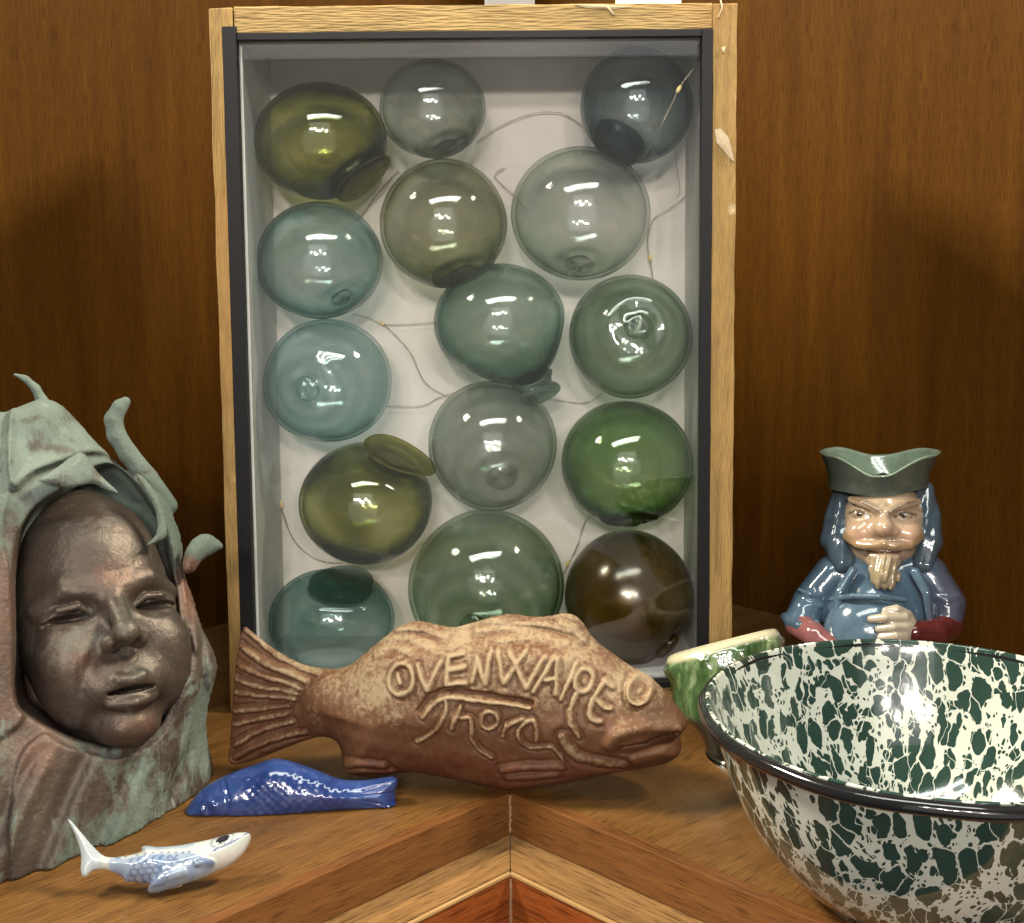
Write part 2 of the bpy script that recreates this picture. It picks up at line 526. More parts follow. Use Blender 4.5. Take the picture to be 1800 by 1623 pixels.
# lower ledge, two boards mitred on the centre line, and the reddish fronts under it
ZL = -0.0228
ledge = empty('ledge', (APX, -0.035, ZL)); tag(ledge, 'oak ledge under the corner shelf', None, None, 'structure')
for s in (-1, 1):
    Md = diag(s, -0.036, ZL)
    prism('ledge_board', [(0.0002, 0), (LA, 0), (LA, 0.07), (0.0002 - 0.07, 0.07)], -0.003, 0.0, M_ledge, ledge, 0.0006, Md)
    prism('bare_edge', [(0.0004, -0.0022), (LA, -0.0022), (LA, -0.0002), (0.0002, -0.0002)], -0.0026, -0.0010, M_raw, ledge, 0.0004, Md)
    prism('front_panel', [(0.0006, -0.0010), (LA, -0.0010), (LA, 0.016), (-0.0155, 0.016)], -0.30, -0.0032, M_front, ledge, 0.0005, Md)
M_worn = wood_mat('worn_corner_wood', (0.16, 0.075, 0.035), (0.24, 0.125, 0.065), (0.30, 0.17, 0.10), 'Z', 3, 0.6, 0.3)
# worn corner beads where the veneers meet
for (y0, z0, z1, w) in ((-0.0004, -0.0215, -0.0008, 0.0011), (-0.0378, -0.20, -0.0272, 0.0013)):
    n = 26; rn = random.Random(int(z0 * 1e4)); path = [(APX + rn.uniform(-1, 1) * 0.0003, y0, z0 + (z1 - z0) * k / n) for k in range(n + 1)]
    tube('worn_corner', path, [w * rn.uniform(0.55, 1.0) for _ in path], M_worn, shelf if z0 > -0.03 else ledge, 6)

# back panels of the corner
for s, nm in ((-1, 'wall_left'), (1, 'wall_right')):
    ex = Vector((s, -1, 0)).normalized(); ey = Vector((s, 1, 0)).normalized()
    Mw = Matrix(((ex.x, ey.x, 0, APX), (ex.y, ey.y, 0, D - 0.004), (0, 0, 1, 0), (0, 0, 0, 1)))
    w_ = box(nm, (-0.018, 0, -0.02), (0.95, 0.018, 0.62), M_panel, None, 0.0, Mw)
    tag(w_, 'dark veneered wood panel at the back of the shelf', None, None, 'structure')

# ------------------------------------------------------------------ shadow box
YB = 0.120
def raw_wood(name, axis, base):
    t = NT(name)
    ln = {'X': (1, 9, 9), 'Z': (9, 9, 1)}[axis]
    v = t.coord(ln)
    f = t.noise(v, 20, 5, 0.65, 0.5); g = t.noise(t.coord(), 45, 4, 0.6); st = t.noise(t.coord(), 14, 3, 0.6)
    c = t.ramp(f, [(0.25, tuple(q * 0.60 for q in base)), (0.5, base), (0.75, tuple(min(1, q * 1.22) for q in base))])
    c = t.mix(t.ramp(st, [(0.52, 0.0), (0.72, 0.55)]), c, (0.33, 0.17, 0.055))
    c = t.mix(t.ramp(g, [(0.66, 0.0), (0.74, 0.55)]), c, (0.70, 0.58, 0.38))
    vv = t.n('ShaderNodeTexVoronoi'); t.put(vv.inputs['Vector'], t.coord(tuple(q * 3 for q in ln))); vv.inputs['Scale'].default_value = 30
    h = t.math('ADD', f, t.math('MULTIPLY', vv.outputs['Distance'], 0.7))
    return t.pbr(c, 0.75, spec=0.25, normal=t.bump(h, 0.9, 0.0012))
M_railx = raw_wood('rough_rail_wood_long', 'X', (0.32, 0.215, 0.085))
M_railz = raw_wood('rough_rail_wood_tall', 'Z', (0.30, 0.188, 0.066))
t = NT('black_channel'); M_black = t.pbr((0.006, 0.006, 0.007), 0.5, spec=0.2, normal=t.bump(t.noise(t.coord(), 120, 3), 0.15, 0.0004))
def paint_mat(name, col, sc_=18):
    t = NT(name); v = t.coord()
    n1 = t.noise(v, sc_, 5, 0.6, 0.8); n2 = t.noise(v, sc_ * 5, 3)
    c = t.mix(t.ramp(n1, [(0.3, 0.0), (0.75, 1.0)]), col, tuple(q * k for q, k in zip(col, (0.84, 0.83, 0.80))))
    return t.pbr(c, 0.6, spec=0.3, normal=t.bump(n2, 0.2, 0.0006))
M_white = paint_mat('off_white_backing', (0.74, 0.69, 0.65))
M_liner = paint_mat('white_liner', (0.66, 0.65, 0.64), 30)

tl, tr = at_y(365, 9, YB), at_y(1295, 11, YB)
bl, br = at_y(404, 1180, YB), at_y(1287, 1180, YB)
X0 = (tl[0] + bl[0]) / 2; X1 = (tr[0] + br[0]) / 2; ZT = (tl[2] + tr[2]) / 2
sb = empty('shadow_box', ((X0 + X1) / 2, YB, 0.0))
tag(sb, 'tall glass-fronted wooden display box holding glass floats', 'display box')
DB = 0.112; wl, wr, wt, wbm = 0.0142, 0.0142, 0.0146, 0.0142
box('side_rail', (X0, YB, 0.0), (X0 + wl, YB + DB, ZT), M_railz, sb, 0.0008, None, 0.00035, 26, 3)
box('side_rail', (X1 - wr, YB, 0.0), (X1, YB + DB, ZT), M_railz, sb, 0.0008, None, 0.00035, 26, 4)
box('top_rail', (X0 + wl + 0.0003, YB + 0.0005, ZT - wt), (X1 - wr - 0.0003, YB + DB, ZT + 0.0006), M_railx, sb, 0.0007, None, 0.0003, 22, 5)
box('bottom_rail', (X0 + wl + 0.0003, YB + 0.0005, 0.0), (X1 - wr - 0.0003, YB + DB, wbm), M_railx, sb, 0.0008, None, 0.0002, 12, 6)
xi0, xi1, zi0, zi1 = X0 + wl, X1 - wr, wbm, ZT - wt
# black channel frame that holds the pane; on the left it laps over the rail
xl0 = X0 + 0.0080
box('channel', (xl0, YB - 0.0022, 0.0085), (xl0 + 0.0083, YB + 0.006, zi1 + 0.0036), M_black, sb, 0.0004)
box('channel', (xi1 - 0.0066, YB - 0.0012, 0.0085), (xi1, YB + 0.006, zi1), M_black, sb, 0.0004)
box('channel', (xl0 + 0.0085, YB - 0.0014, zi1 - 0.0043), (xi1 - 0.0068, YB + 0.006, zi1 - 0.0001), M_black, sb, 0.0004)
box('channel', (xl0 + 0.0085, YB - 0.0014, zi0 - 0.0003), (xi1 - 0.0068, YB + 0.006, zi0 + 0.0036), M_black, sb, 0.0004)
px0, px1 = xl0 + 0.0083, xi1 - 0.0066
pz0, pz1 = zi0 + 0.0036, zi1 - 0.0043
# white bead just inside the left channel and sill bead
box('bead', (px0 + 0.0001, YB + 0.0078, pz0), (px0 + 0.0012, YB + 0.012, pz1), M_liner, sb, 0.0002)
box('bead', (px0 + 0.0014, YB + 0.0078, pz0 - 0.0002), (px1 - 0.0002, YB + 0.012, pz0 + 0.0016), M_liner, sb, 0.0002)
# liner boards and backing
yl0, yl1 = YB + 0.0065, YB + DB - 0.012
box('side_liner', (xi0 + 0.0002, yl0, zi0), (xi0 + 0.0022, yl1, zi1 - 0.0002), M_liner, sb, 0)
box('side_liner', (xi1 - 0.0022, yl0, zi0), (xi1 - 0.0002, yl1, zi1 - 0.0002), M_liner, sb, 0)
box('top_liner', (xi0 + 0.0023, yl0, zi1 - 0.0022), (xi1 - 0.0023, yl1, zi1 - 0.0003), M_liner, sb, 0)
box('bottom_liner', (xi0 + 0.0023, yl0 + 0.006, zi0 + 0.0002), (xi1 - 0.0023, yl1, zi0 + 0.0024), M_liner, sb, 0)
YBK = yl1
box('back_board', (xi0 + 0.0001, YBK + 0.0002, zi0 + 0.0001), (xi1 - 0.0001, YBK + 0.006, zi1 - 0.0001), M_white, sb, 0)
# pane
t = NT('pane_glass')
lw = t.n('ShaderNodeLayerWeight'); lw.inputs[0].default_value = 0.5
sch = t.math('ADD', t.math('MULTIPLY', t.math('POWER', lw.outputs['Facing'], 5.0), 0.9), 0.03, clamp=True)
trn = t.n('ShaderNodeBsdfTransparent'); trn.inputs[0].default_value = (0.975, 0.985, 0.98, 1)
gls = t.n('ShaderNodeBsdfGlossy'); gls.inputs['Roughness'].default_value = 0.02
mxs = t.n('ShaderNodeMixShader'); t.put(mxs.inputs[0], sch); t.put(mxs.inputs[1], trn.outputs[0]); t.put(mxs.inputs[2], gls.outputs[0])
t.t.links.new(mxs.outputs[0], t.out.inputs[0]); M_pane = t.m
box('glass_pane', (px0 - 0.002, YB + 0.0064, pz0 - 0.002), (px1 + 0.002, YB + 0.0076, pz1 + 0.002), M_pane, sb, 0)
# splintered bits and chalky scars on the rails
M_scar = paint_mat('pale_scar', (0.42, 0.34, 0.22), 200)
def chip(px, py, pts, th=0.0006):
    """a thin flake of pale wood lying on the rail face, outline in photo pixels"""
    o = at_y(px, py, YB - 0.0009)
    P = [at_y(x, y, YB - 0.0009) for x, y in pts]
    n = len(P); V = [tuple(p) for p in P] + [(p[0], p[1] + th * 2, p[2]) for p in P]
    c = np.mean(P, 0); V.append((c[0], c[1] - th, c[2]))
    Fc = [(i, (i + 1) % n, 2 * n) for i in range(n)] + [((i + 1) % n, i, n + i, n + (i + 1) % n) for i in range(n)]
    mesh_obj('wood_chip', V, Fc, M_scar, sb, False)
chip(1268, 255, [(1256, 228), (1266, 226), (1280, 240), (1286, 262), (1291, 285), (1284, 280), (1270, 262), (1260, 252)])
chip(1075, 20, [(1062, 9), (1070, 10), (1081, 27), (1076, 26)], 0.001)
chip(1270, 88, [(1268, 84), (1276, 82), (1273, 94), (1270, 92)])
chip(1040, 13, [(1010, 8), (1060, 9), (1115, 12), (1080, 16), (1030, 14)], 0.0004)
tube('loose_fibre', catmull([at_y(1262, -14, YB + 0.004), at_y(1268, 6, YB - 0.002), at_y(1269, 16, YB - 0.003), at_y(1262, 32, YB - 0.0012)], 6), 0.00045, M_scar, sb, 6)
# ------------------------------------------------------------------ glass floats inside the box
def float_profile(Rr, th, neck):
    """half profile from the far pole to the seal pole: outer skin, then the inner skin back"""
    n = 40; out = []
    for i in range(n + 1):
        a_ = math.pi * i / n
        out.append((Rr * math.sin(a_), -Rr * math.cos(a_)))
    inn = [(max(0, (Rr - th) * math.sin(math.pi * i / n)), -(Rr - th) * math.cos(math.pi * i / n)) for i in range(n + 1)]
    return out, inn
def lathe_pts(prof, seg):
    V = []; Fc = []
    ring = []
    for (r, z) in prof:
        if r < 1e-7:
            ring.append([len(V)]); V.append((0, 0, z))
        else:
            ring.append(list(range(len(V), len(V) + seg)))
            V += [(r * math.cos(2 * math.pi * k / seg), r * math.sin(2 * math.pi * k / seg), z) for k in range(seg)]
    for A, B in zip(ring[:-1], ring[1:]):
        for k in range(seg):
            l = (k + 1) % seg
            if len(A) == 1 and len(B) == 1: continue
            if len(A) == 1: Fc.append((A[0], B[l], B[k]))
            elif len(B) == 1: Fc.append((A[k], A[l], B[0]))
            else: Fc.append((A[k], A[l], B[l], B[k]))
    return V, Fc
YF = 0.0
def make_float(cx_, cy_, rx, ry, seal, mat, seal_mat, label, kind='button', sr=0.36, seed=0, tk=(1.2, 0.1, 0.0), yc=None, wob=0.028, ydep=1.0):
    Yc = (YB + 0.0085 + 0.0462) if yc is None else yc
    C = at_y(cx_, cy_, Yc)
    mpp = np.linalg.norm(at_y(cx_ + 1, cy_, Yc) - C)
    Rr = (rx + ry) / 2 * mpp
    sx, sz = rx * mpp / Rr, ry * mpp / Rr
    th = 0.0019; ydep = min(1.0, 0.0452 / Rr)
    root = empty('glass_float', tuple(C)); tag(root, label, 'glass float', 'glass fishing floats in the display box')
    dx, dz = seal[0], -seal[1]
    m = math.hypot(dx, dz)
    if m > 0.98: dx, dz = dx / m * 0.98, dz / m * 0.98; m = 0.98
    dy = -math.sqrt(1 - m * m) * (seal[2] if len(seal) > 2 else 1)
    ax = Vector((dx, dy, dz)).normalized()
    Q = Vector((0, 0, 1)).rotation_difference(ax).to_matrix()
    rn = np.random.RandomState(seed); ph = rn.uniform(0, 6.28, 8); fr_ = rn.uniform(1.0, 2.2, (8, 3)) * rn.choice([-1, 1], (8, 3))
    def deform(V):
        W = np.array([Q @ Vector(v) for v in V])
        u = W / (np.linalg.norm(W, axis=1)[:, None] + 1e-9)
        s_ = sum(np.sin(u @ fr_[k] * 1.6 + ph[k]) for k in range(8)) / 8
        W = W * (1 + wob * s_)[:, None]
        W[:, 0] *= sx; W[:, 2] *= sz; W[:, 1] *= ydep
        return W + C
    def pull(prof):
        # flatten or draw out the end near the seal
        o = []
        for r, z in prof:
            t_ = max(0, z / Rr)
            if kind == 'pear' and z > 0:
                k = sstep(0.15, 1.0, t_); r *= 1 - 0.26 * k; z += Rr * 0.16 * k
            if kind == 'button' and t_ > 0.8:
                z -= Rr * 0.35 * (t_ - 0.8)
            if kind in ('neck', 'stub') and t_ > 0.75:
                z -= Rr * 0.55 * (t_ - 0.75)
            o.append((r, z))
        return o
    amp, ring, swirl = tk
    def skin(rad):
        prof, _ = float_profile(rad, th, 0)
        angs = [math.acos(max(-1, min(1, z / rad))) for r, z in prof]
        prof = pull(prof)
        # fused seal: the wall swells into a lumpy boss at the pole
        o = []
        for (r, z), an_ in zip(prof, angs):
            q = an_ / max(sr, 0.05)
            bump_ = 0.0
            if kind == 'button': bump_ = 0.045 * math.exp(-((q - 0.95) / 0.22) ** 2) - 0.02 * math.exp(-((q - 0.6) / 0.2) ** 2) + 0.05 * math.exp(-(q / 0.30) ** 2)
            k_ = 1 + bump_
            o.append((r * k_, z * (1 + bump_ * 0.9)))
        V_, F_ = lathe_pts(o, 64)
        V_ = np.array(V_)
        nn = np.linalg.norm(V_, axis=1); an2 = np.arccos(np.clip(V_[:, 2] / (nn + 1e-9), -1, 1)); az = np.arctan2(V_[:, 1], V_[:, 0])
        lump = 1 + 0.02 * np.exp(-(an2 / (1.2 * sr)) ** 2) * np.sin(3 * az + ph[0])
        tkv = 0.50 + 1.15 * amp * np.exp(-(an2 / (1.25 * sr + 0.12)) ** 2) * (1 + 0.35 * np.sin(az + ph[1])) + 1.6 * ring * np.sin(an2 * 21 + ph[2] + 0.6 * np.sin(az)) * np.exp(-(an2 / 1.1) ** 2) \
            + 1.5 * swirl * np.clip(np.sin(2 * az + 3.2 * an2 + ph[3]), -0.3, 1) + 0.24 * np.sin(1.7 * an2 + az + ph[4]) + 0.35 * np.exp(-((math.pi - an2) / 0.7) ** 2)
        return V_ * lump[:, None], F_, np.maximum(tkv, 0.22)
    po, pi = float_profile(Rr, th, 0); po = pull(po)
    Vo, Fo, To = skin(Rr); Vi, Fi, Ti = skin(Rr * 0.945)
    n0 = len(Vo)
    mesh_obj('shell', np.concatenate([deform(Vo), deform(Vi)]), Fo + [tuple(q + n0 for q in f[::-1]) for f in Fi], mat, root, True, {'thick': np.concatenate([To, Ti])})
    zt = po[-1][1]; S = sr * Rr
    if kind == 'button':       # melted nub in the middle of the boss
        S *= 0.42; zt += 0.03 * Rr
        pr = [(S * 1.0, zt - 0.05 * Rr), (S * 1.04, zt - 0.01 * Rr), (S * 0.9, zt + 0.022 * Rr), (S * 0.62, zt + 0.04 * Rr), (S * 0.40, zt + 0.028 * Rr), (S * 0.18, zt + 0.036 * Rr), (0, zt + 0.034 * Rr)]
    elif kind == 'pear':
        pr = [(S * 0.95, zt - 0.06 * Rr), (S * 0.8, zt + 0.03 * Rr), (S * 0.72, zt + 0.12 * Rr), (S * 0.88, zt + 0.19 * Rr), (S * 0.90, zt + 0.27 * Rr), (S * 0.66, zt + 0.33 * Rr), (S * 0.3, zt + 0.33 * Rr), (0, zt + 0.30 * Rr)]
    elif kind == 'stub':       # short thick neck pinched off flat
        pr = [(S * 1.0, zt - 0.14 * Rr), (S * 0.97, zt - 0.04 * Rr), (S * 0.95, zt + 0.03 * Rr), (S * 0.98, zt + 0.075 * Rr), (S * 0.88, zt + 0.11 * Rr), (S * 0.55, zt + 0.10 * Rr), (S * 0.25, zt + 0.085 * Rr), (0, zt + 0.085 * Rr)]
    else:                      # neck with a flared flat cap
        pr = [(S * 0.80, zt - 0.05 * Rr), (S * 0.76, zt + 0.05 * Rr), (S * 0.86, zt + 0.10 * Rr), (S * 1.12, zt + 0.125 * Rr), (S * 1.15, zt + 0.165 * Rr), (S * 1.02, zt + 0.20 * Rr), (S * 0.6, zt + 0.17 * Rr), (0, zt + 0.165 * Rr)]
    pr = [tuple(p) for p in catmull(pr, 4)]
    pr = [(max(0, r), z) for r, z in pr]; pr[-1] = (0, pr[-1][1])
    pr = [(0, pr[0][1])] + pr
    Vs, Fs = lathe_pts(pr, 40)
    Vs = np.array(Vs); rr = np.random.RandomState(seed + 9)
    an = np.arctan2(Vs[:, 1], Vs[:, 0]); k = 1 + 0.07 * np.sin(2 * an + rr.uniform(0, 6)) + 0.04 * np.sin(3 * an + rr.uniform(0, 6))
    Vs[:, 0] *= k; Vs[:, 1] *= k
    Vs[:, 0] += S * 0.06 * rr.normal()
    mesh_obj('seal', deform(Vs), Fs, seal_mat if kind != 'button' else mat, root, True, {'thick': np.full(len(Vs), 1.0)})
    return root
def gm(nm, tint, dens, **kw):
    kw2 = dict(kw); kw2['bump'] = 0.6; kw2['veil'] = kw.get('veil', 0) * 0.7
    return glass_mat('glass_' + nm, tint, dens * 0.50, **kw), solid_glass('glass_seal_' + nm, tuple(q ** 0.5 * 0.9 for q in tint))
G = {
    'olive': gm('olive', (0.54, 0.56, 0.20), 0.62, veil=0.06),
    'clear': gm('clear', (0.75, 0.79, 0.75), 0.60, veil=0.06),
    'slate': gm('slate', (0.57, 0.65, 0.67), 0.75, veil=0.06),
    'sage': gm('sage', (0.70, 0.72, 0.58), 0.60, veil=0.06),
    'pale': gm('pale', (0.80, 0.84, 0.80), 0.50, veil=0.07),
    'teal': gm('teal', (0.57, 0.73, 0.71), 0.50, veil=0.13),
    'sea': gm('sea', (0.53, 0.67, 0.60), 0.58, veil=0.08),
    'moss': gm('moss', (0.59, 0.69, 0.58), 0.58, veil=0.07),
    'aqua': gm('aqua', (0.63, 0.79, 0.79), 0.48, veil=0.14),
    'green': gm('green', (0.42, 0.58, 0.28), 0.60, veil=0.16, veil_col=(0.18, 0.36, 0.10)),
    'brown': gm('brown', (0.30, 0.18, 0.02), 1.0, veil=0.60, veil_col=(0.13, 0.085, 0.008), rough=0.20),
}
FL = [
    (565, 249, 117, 102, (0.72, 0.68), 'olive', 'olive green glass float with a dark seal, topmost of the left-hand column', 'stub', 0.56, 1),
    (760, 191, 94, 86, (0.30, 0.86), 'clear', 'small clear grey glass float beside the olive one under the top rail', 'button', 0.55, 2),
    (1118, 187, 99, 101, (-0.42, 0.80), 'slate', 'slate blue glass float with a light wire across it', 'stub', 0.48, 3),
    (780, 393, 112, 112, (0.30, 0.84), 'sage', 'yellowish grey glass float under the small clear one', 'button', 0.50, 4),
    (1021, 376, 123, 117, (-0.05, 0.80), 'pale', 'nearly colourless scratched glass float below the slate blue one', 'button', 0.45, 5),
    (562, 458, 111, 103, (0.45, 0.66), 'teal', 'smooth teal glass float directly under the topmost olive one', 'button', 0.40, 6),
    (879, 567, 116, 104, (0.42, 0.84), 'sea', 'pear-shaped blue-green glass float with a knob at its lower end', 'pear', 0.38, 7),
    (1108, 592, 108, 109, (0.04, -0.24), 'moss', 'grey-green glass float with a lumpy seal facing out, above the bright green one', 'button', 0.50, 8),
    (577, 670, 113, 110, (-0.19, 0.02), 'aqua', 'pale aqua glass float with its button seal facing out, under the smooth teal one', 'button', 0.42, 9),
    (866, 783, 113, 114, (0.17, 0.36), 'clear', 'clear grey glass float with a wide disc seal facing out', 'button', 0.50, 10),
    (1101, 815, 116, 111, (0.02, 0.90), 'green', 'bright green glass float resting on the brown one', 'button', 0.42, 11),
    (643, 885, 117, 107, (0.50, -0.84), 'olive', 'olive green glass float with a flared cap pointing up, over the lowest teal one', 'neck', 0.50, 12),
    (855, 1030, 136, 134, (-0.17, 0.30), 'moss', 'largest glass float, pale grey-green with a small button, at the bottom of the middle column', 'button', 0.36, 13),
    (1105, 1050, 113, 118, (0.60, 0.66), 'brown', 'opaque dark amber glass float under the bright green one', 'button', 0.45, 14),
    (583, 1088, 111, 88, (0.20, -0.92), 'teal', 'squat teal glass float with its short neck up, at the bottom of the left-hand column', 'stub', 0.52, 15),
]
TK = {1: (2.0, 0.1, 0.35), 2: (2.2, 0.1, 0.15), 3: (1.6, 0.1, 0.2), 4: (2.4, 0.1, 0.15), 5: (2.4, 0.15, 0.2), 6: (0.9, 0.05, 0.35), 7: (1.8, 0.1, 0.15), 8: (1.5, 0.35, 0.15), 9: (0.7, 0.42, 0.1), 10: (1.8, 0.30, 0.1), 11: (1.3, 0.1, 0.1), 12: (1.2, 0.1, 0.75), 13: (0.9, 0.35, 0.15), 14: (0.6, 0, 0), 15: (2.0, 0.1, 0.2)}
for (a_, b_, c_, d_, s_, mt, lab, kd, sr_, sd) in FL:
    make_float(a_, b_, c_, d_, s_, G[mt][0], G[mt][1], lab, kd, sr_, sd, TK.get(sd, (1.3, 0.12, 0.1)))

# ------------------------------------------------------------------ string of wire lights in the box
t = NT('silver_wire'); M_wire = t.pbr((0.30, 0.26, 0.20), 0.35, metal=0.9)
t = NT('clear_bulb_resin'); M_led = t.pbr((0.75, 0.55, 0.22), 0.15, coat=1.0)
sl = empty('string_light', tuple(at_y(1195, 157, YB + 0.02)))
tag(sl, 'thin silver wire string with tiny resin bulbs threaded among the glass floats', 'string light')
def wire(pts, Y, r=0.00017, tw=True):
    P = np.array([at_y(x, y, Y[i] if isinstance(Y, (list, tuple)) else Y) for i, (x, y) in enumerate(pts)])
    P = catmull(P, 8)
    n = len(P); rr = np.random.RandomState(len(pts) * 7 + int(pts[0][0]))
    for sgn in ((-1, 1) if tw else (0,)):
        ph = np.arange(n) * 0.55
        off = np.stack([np.cos(ph), 0.4 * np.sin(ph * 1.3), np.sin(ph)], 1) * 0.00035 * sgn + rr.normal(size=(n, 3)) * 0.00008
        tube('wire', P + off, r, M_wire, sl, 5)
def bulb(px, py, Y, px2, py2):
    A, B = at_y(px, py, Y), at_y(px2, py2, Y)
    P = np.linspace(A, B, 7); tube('bulb', P, [0.0004, 0.0010, 0.0013, 0.0013, 0.0013, 0.0010, 0.0004], M_led, sl, 8)
yk = YBK - 0.004
wire([(1232, 98), (1218, 122), (1196, 152), (1180, 185), (1160, 225), (1128, 285)], [YB + 0.020, YB + 0.014, YB + 0.0125, YB + 0.0125, YB + 0.0125, YB + 0.02])
bulb(1197, 150, YB + 0.0125, 1189, 164)
wire([(838, 250), (880, 222), (935, 200), (980, 198), (1005, 208), (1040, 235)], yk)
wire([(888, 295), (870, 310), (905, 345), (925, 370)], yk)
wire([(700, 300), (660, 345), (640, 375), (620, 390)], yk)
wire([(620, 552), (650, 560), (675, 570), (720, 570), (770, 566)], yk); bulb(668, 568, yk, 676, 570)
wire([(675, 570), (700, 595), (722, 622), (745, 670), (775, 692), (800, 700)], yk)
wire([(680, 714), (740, 714), (770, 700), (800, 690)], yk)
wire([(935, 690), (975, 702), (1030, 708), (1060, 690)], yk)
wire([(1225, 330), (1180, 365), (1150, 385), (1138, 420), (1142, 455), (1150, 500)], yk); bulb(1141, 448, yk, 1144, 460)
wire([(484, 815), (490, 870), (498, 905), (520, 955), (560, 985), (600, 990)], yk); bulb(492, 880, yk, 497, 895)
wire([(1055, 890), (1030, 915), (1015, 960), (990, 1010)], yk); bulb(1000, 985, yk, 996, 996)
wire([(1185, 260), (1195, 330), (1190, 345)], yk, tw=False)
# ------------------------------------------------------------------ speckled enamel bowl
t = NT('splatter_enamel')
tc = t.n('ShaderNodeTexCoord')
v0 = tc.outputs['UV']
def scaled(v, s3):
    mp = t.n('ShaderNodeMapping'); t.put(mp.inputs[0], v); mp.inputs['Scale'].default_value = s3; return mp.outputs[0]
wv = t.noise(scaled(v0, (1, 1, 1)), 7, 3, 0.55, 0.0, 'Color')
warp = t.n('ShaderNodeVectorMath', operation='MULTIPLY_ADD'); t.put(warp.inputs[0], wv); warp.inputs[1].default_value = (0.06, 0.075, 0); t.put(warp.inputs[2], v0)
W = warp.outputs[0]
def vor(v, sc3, feature='F1', rnd=1.0, smooth=None):
    nd = t.n('ShaderNodeTexVoronoi'); nd.voronoi_dimensions = '2D'; nd.feature = feature
    t.put(nd.inputs['Vector'], scaled(v, sc3)); nd.inputs['Scale'].default_value = 1.0
    nd.inputs['Randomness'].default_value = rnd
    return nd
fw = t.noise(v0, 40, 2, 0.5, 0.0, 'Color')
warp2 = t.n('ShaderNodeVectorMath', operation='MULTIPLY_ADD'); t.put(warp2.inputs[0], fw); warp2.inputs[1].default_value = (0.014, 0.016, 0); t.put(warp2.inputs[2], W)
W = warp2.outputs[0]
def layer(sx, sy, off, keep_lo, e0, e1, rmax, merge=0.0):
    mk = t.math('MULTIPLY', t.ramp(t.noise(v0, 13, 2, 0.5), [(0.50, 0.0), (0.58, 1.0)]), merge)
    v = scaled(W, (1, 1, 1)); v.node.inputs['Location'].default_value = (off, off * 0.7, 0)
    ed = vor(v, (sx, sy, 1), 'DISTANCE_TO_EDGE'); f1 = vor(v, (sx, sy, 1), 'F1')
    sp = t.n('ShaderNodeSeparateColor'); t.put(sp.inputs[0], f1.outputs['Color'])
    m = t.math('GREATER_THAN', ed.outputs['Distance'], t.math('SUBTRACT', t.math('ADD', t.math('MULTIPLY', sp.outputs[0], e1), e0), t.math('MULTIPLY', mk, t.math('MULTIPLY', sp.outputs[2], 0.09))))
    m = t.math('MULTIPLY', m, t.math('LESS_THAN', f1.outputs['Distance'], t.math('ADD', t.math('ADD', rmax - 0.14, t.math('MULTIPLY', sp.outputs[2], 0.24)), t.math('MULTIPLY', mk, 0.10))))
    kp = t.math('GREATER_THAN', sp.outputs[1], keep_lo)
    return t.math('MULTIPLY', m, kp), kp, ed.outputs['Distance']
m1, k1, e1_ = layer(31, 19, 0.0, 0.22, 0.02, 0.04, 0.39, 0.45)
m1b, k1b, e1b = layer(38, 25, 5.1, 0.56, 0.02, 0.03, 0.36, 0.3)
m2, k2, e2_ = layer(60, 40, 3.3, 0.50, 0.02, 0.06, 0.38)
m3, k3, e3_ = layer(115, 84, 7.7, 0.45, 0.05, 0.14, 0.33)
vein = t.math('SUBTRACT', 1.0, t.math('MULTIPLY', t.math('LESS_THAN', e1_, 0.022), k1))
m1 = t.math('MAXIMUM', m1, m1b)
m1 = t.math('MULTIPLY', m1, vein); m2 = t.math('MULTIPLY', m2, vein); m3 = t.math('MULTIPLY', m3, vein)
dark = t.math('MAXIMUM', t.math('MAXIMUM', m1, m2), m3)
dv = t.noise(v0, 20, 2)
cdark = t.mix(dv, (0.010, 0.024, 0.019), (0.022, 0.045, 0.036))
ccream = t.mix(t.noise(v0, 9, 3), (0.33, 0.355, 0.315), (0.395, 0.415, 0.37))
col = t.mix(dark, ccream, cdark)
M_enamel = t.pbr(col, 0.10, normal=t.bump(t.noise(v0, 60, 2), 0.08, 0.0006), coat=0.5, coat_rough=0.03)
t = NT('black_enamel'); M_rimb = t.pbr((0.008, 0.008, 0.009), 0.12, coat=0.5)

BC = (0.1804, -0.1055); BR = 0.0985; BH = 0.084
bowl = empty('enamel_bowl', (BC[0], BC[1], 0.0))
tag(bowl, 'wide cream enamel bowl splattered dark green with a black rolled rim', 'bowl')
outer = [(0.0, 0.0012), (0.040, 0.0012), (0.043, 0.0), (0.047, 0.0004), (0.050, 0.0035), (0.058, 0.0098), (0.068, 0.020), (0.0775, 0.034), (0.0850, 0.050), (0.0902, 0.066), (0.0935, 0.0775), (0.0950, 0.0815), (0.0958, 0.0836)]
inner = [(0.0962, 0.0846), (0.0953, 0.0849), (0.0942, 0.0840), (0.0922, 0.0785), (0.0885, 0.066), (0.0830, 0.0505), (0.0755, 0.035), (0.066, 0.0215), (0.056, 0.0118), (0.046, 0.0062), (0.030, 0.0040), (0.0, 0.0036)]
prof = np.concatenate([catmull(outer, 5), catmull(inner, 5)])
seg = 144
ln = np.concatenate([[0], np.cumsum(np.linalg.norm(np.diff(prof, axis=0), axis=1))])
bm = bmesh.new(); uvl = bm.loops.layers.uv.new('UVMap')
rings = [[bm.verts.new((BC[0] + max(r, 1e-5) * math.cos(2 * math.pi * k / seg), BC[1] + max(r, 1e-5) * math.sin(2 * math.pi * k / seg), z)) for k in range(seg)] for r, z in prof]
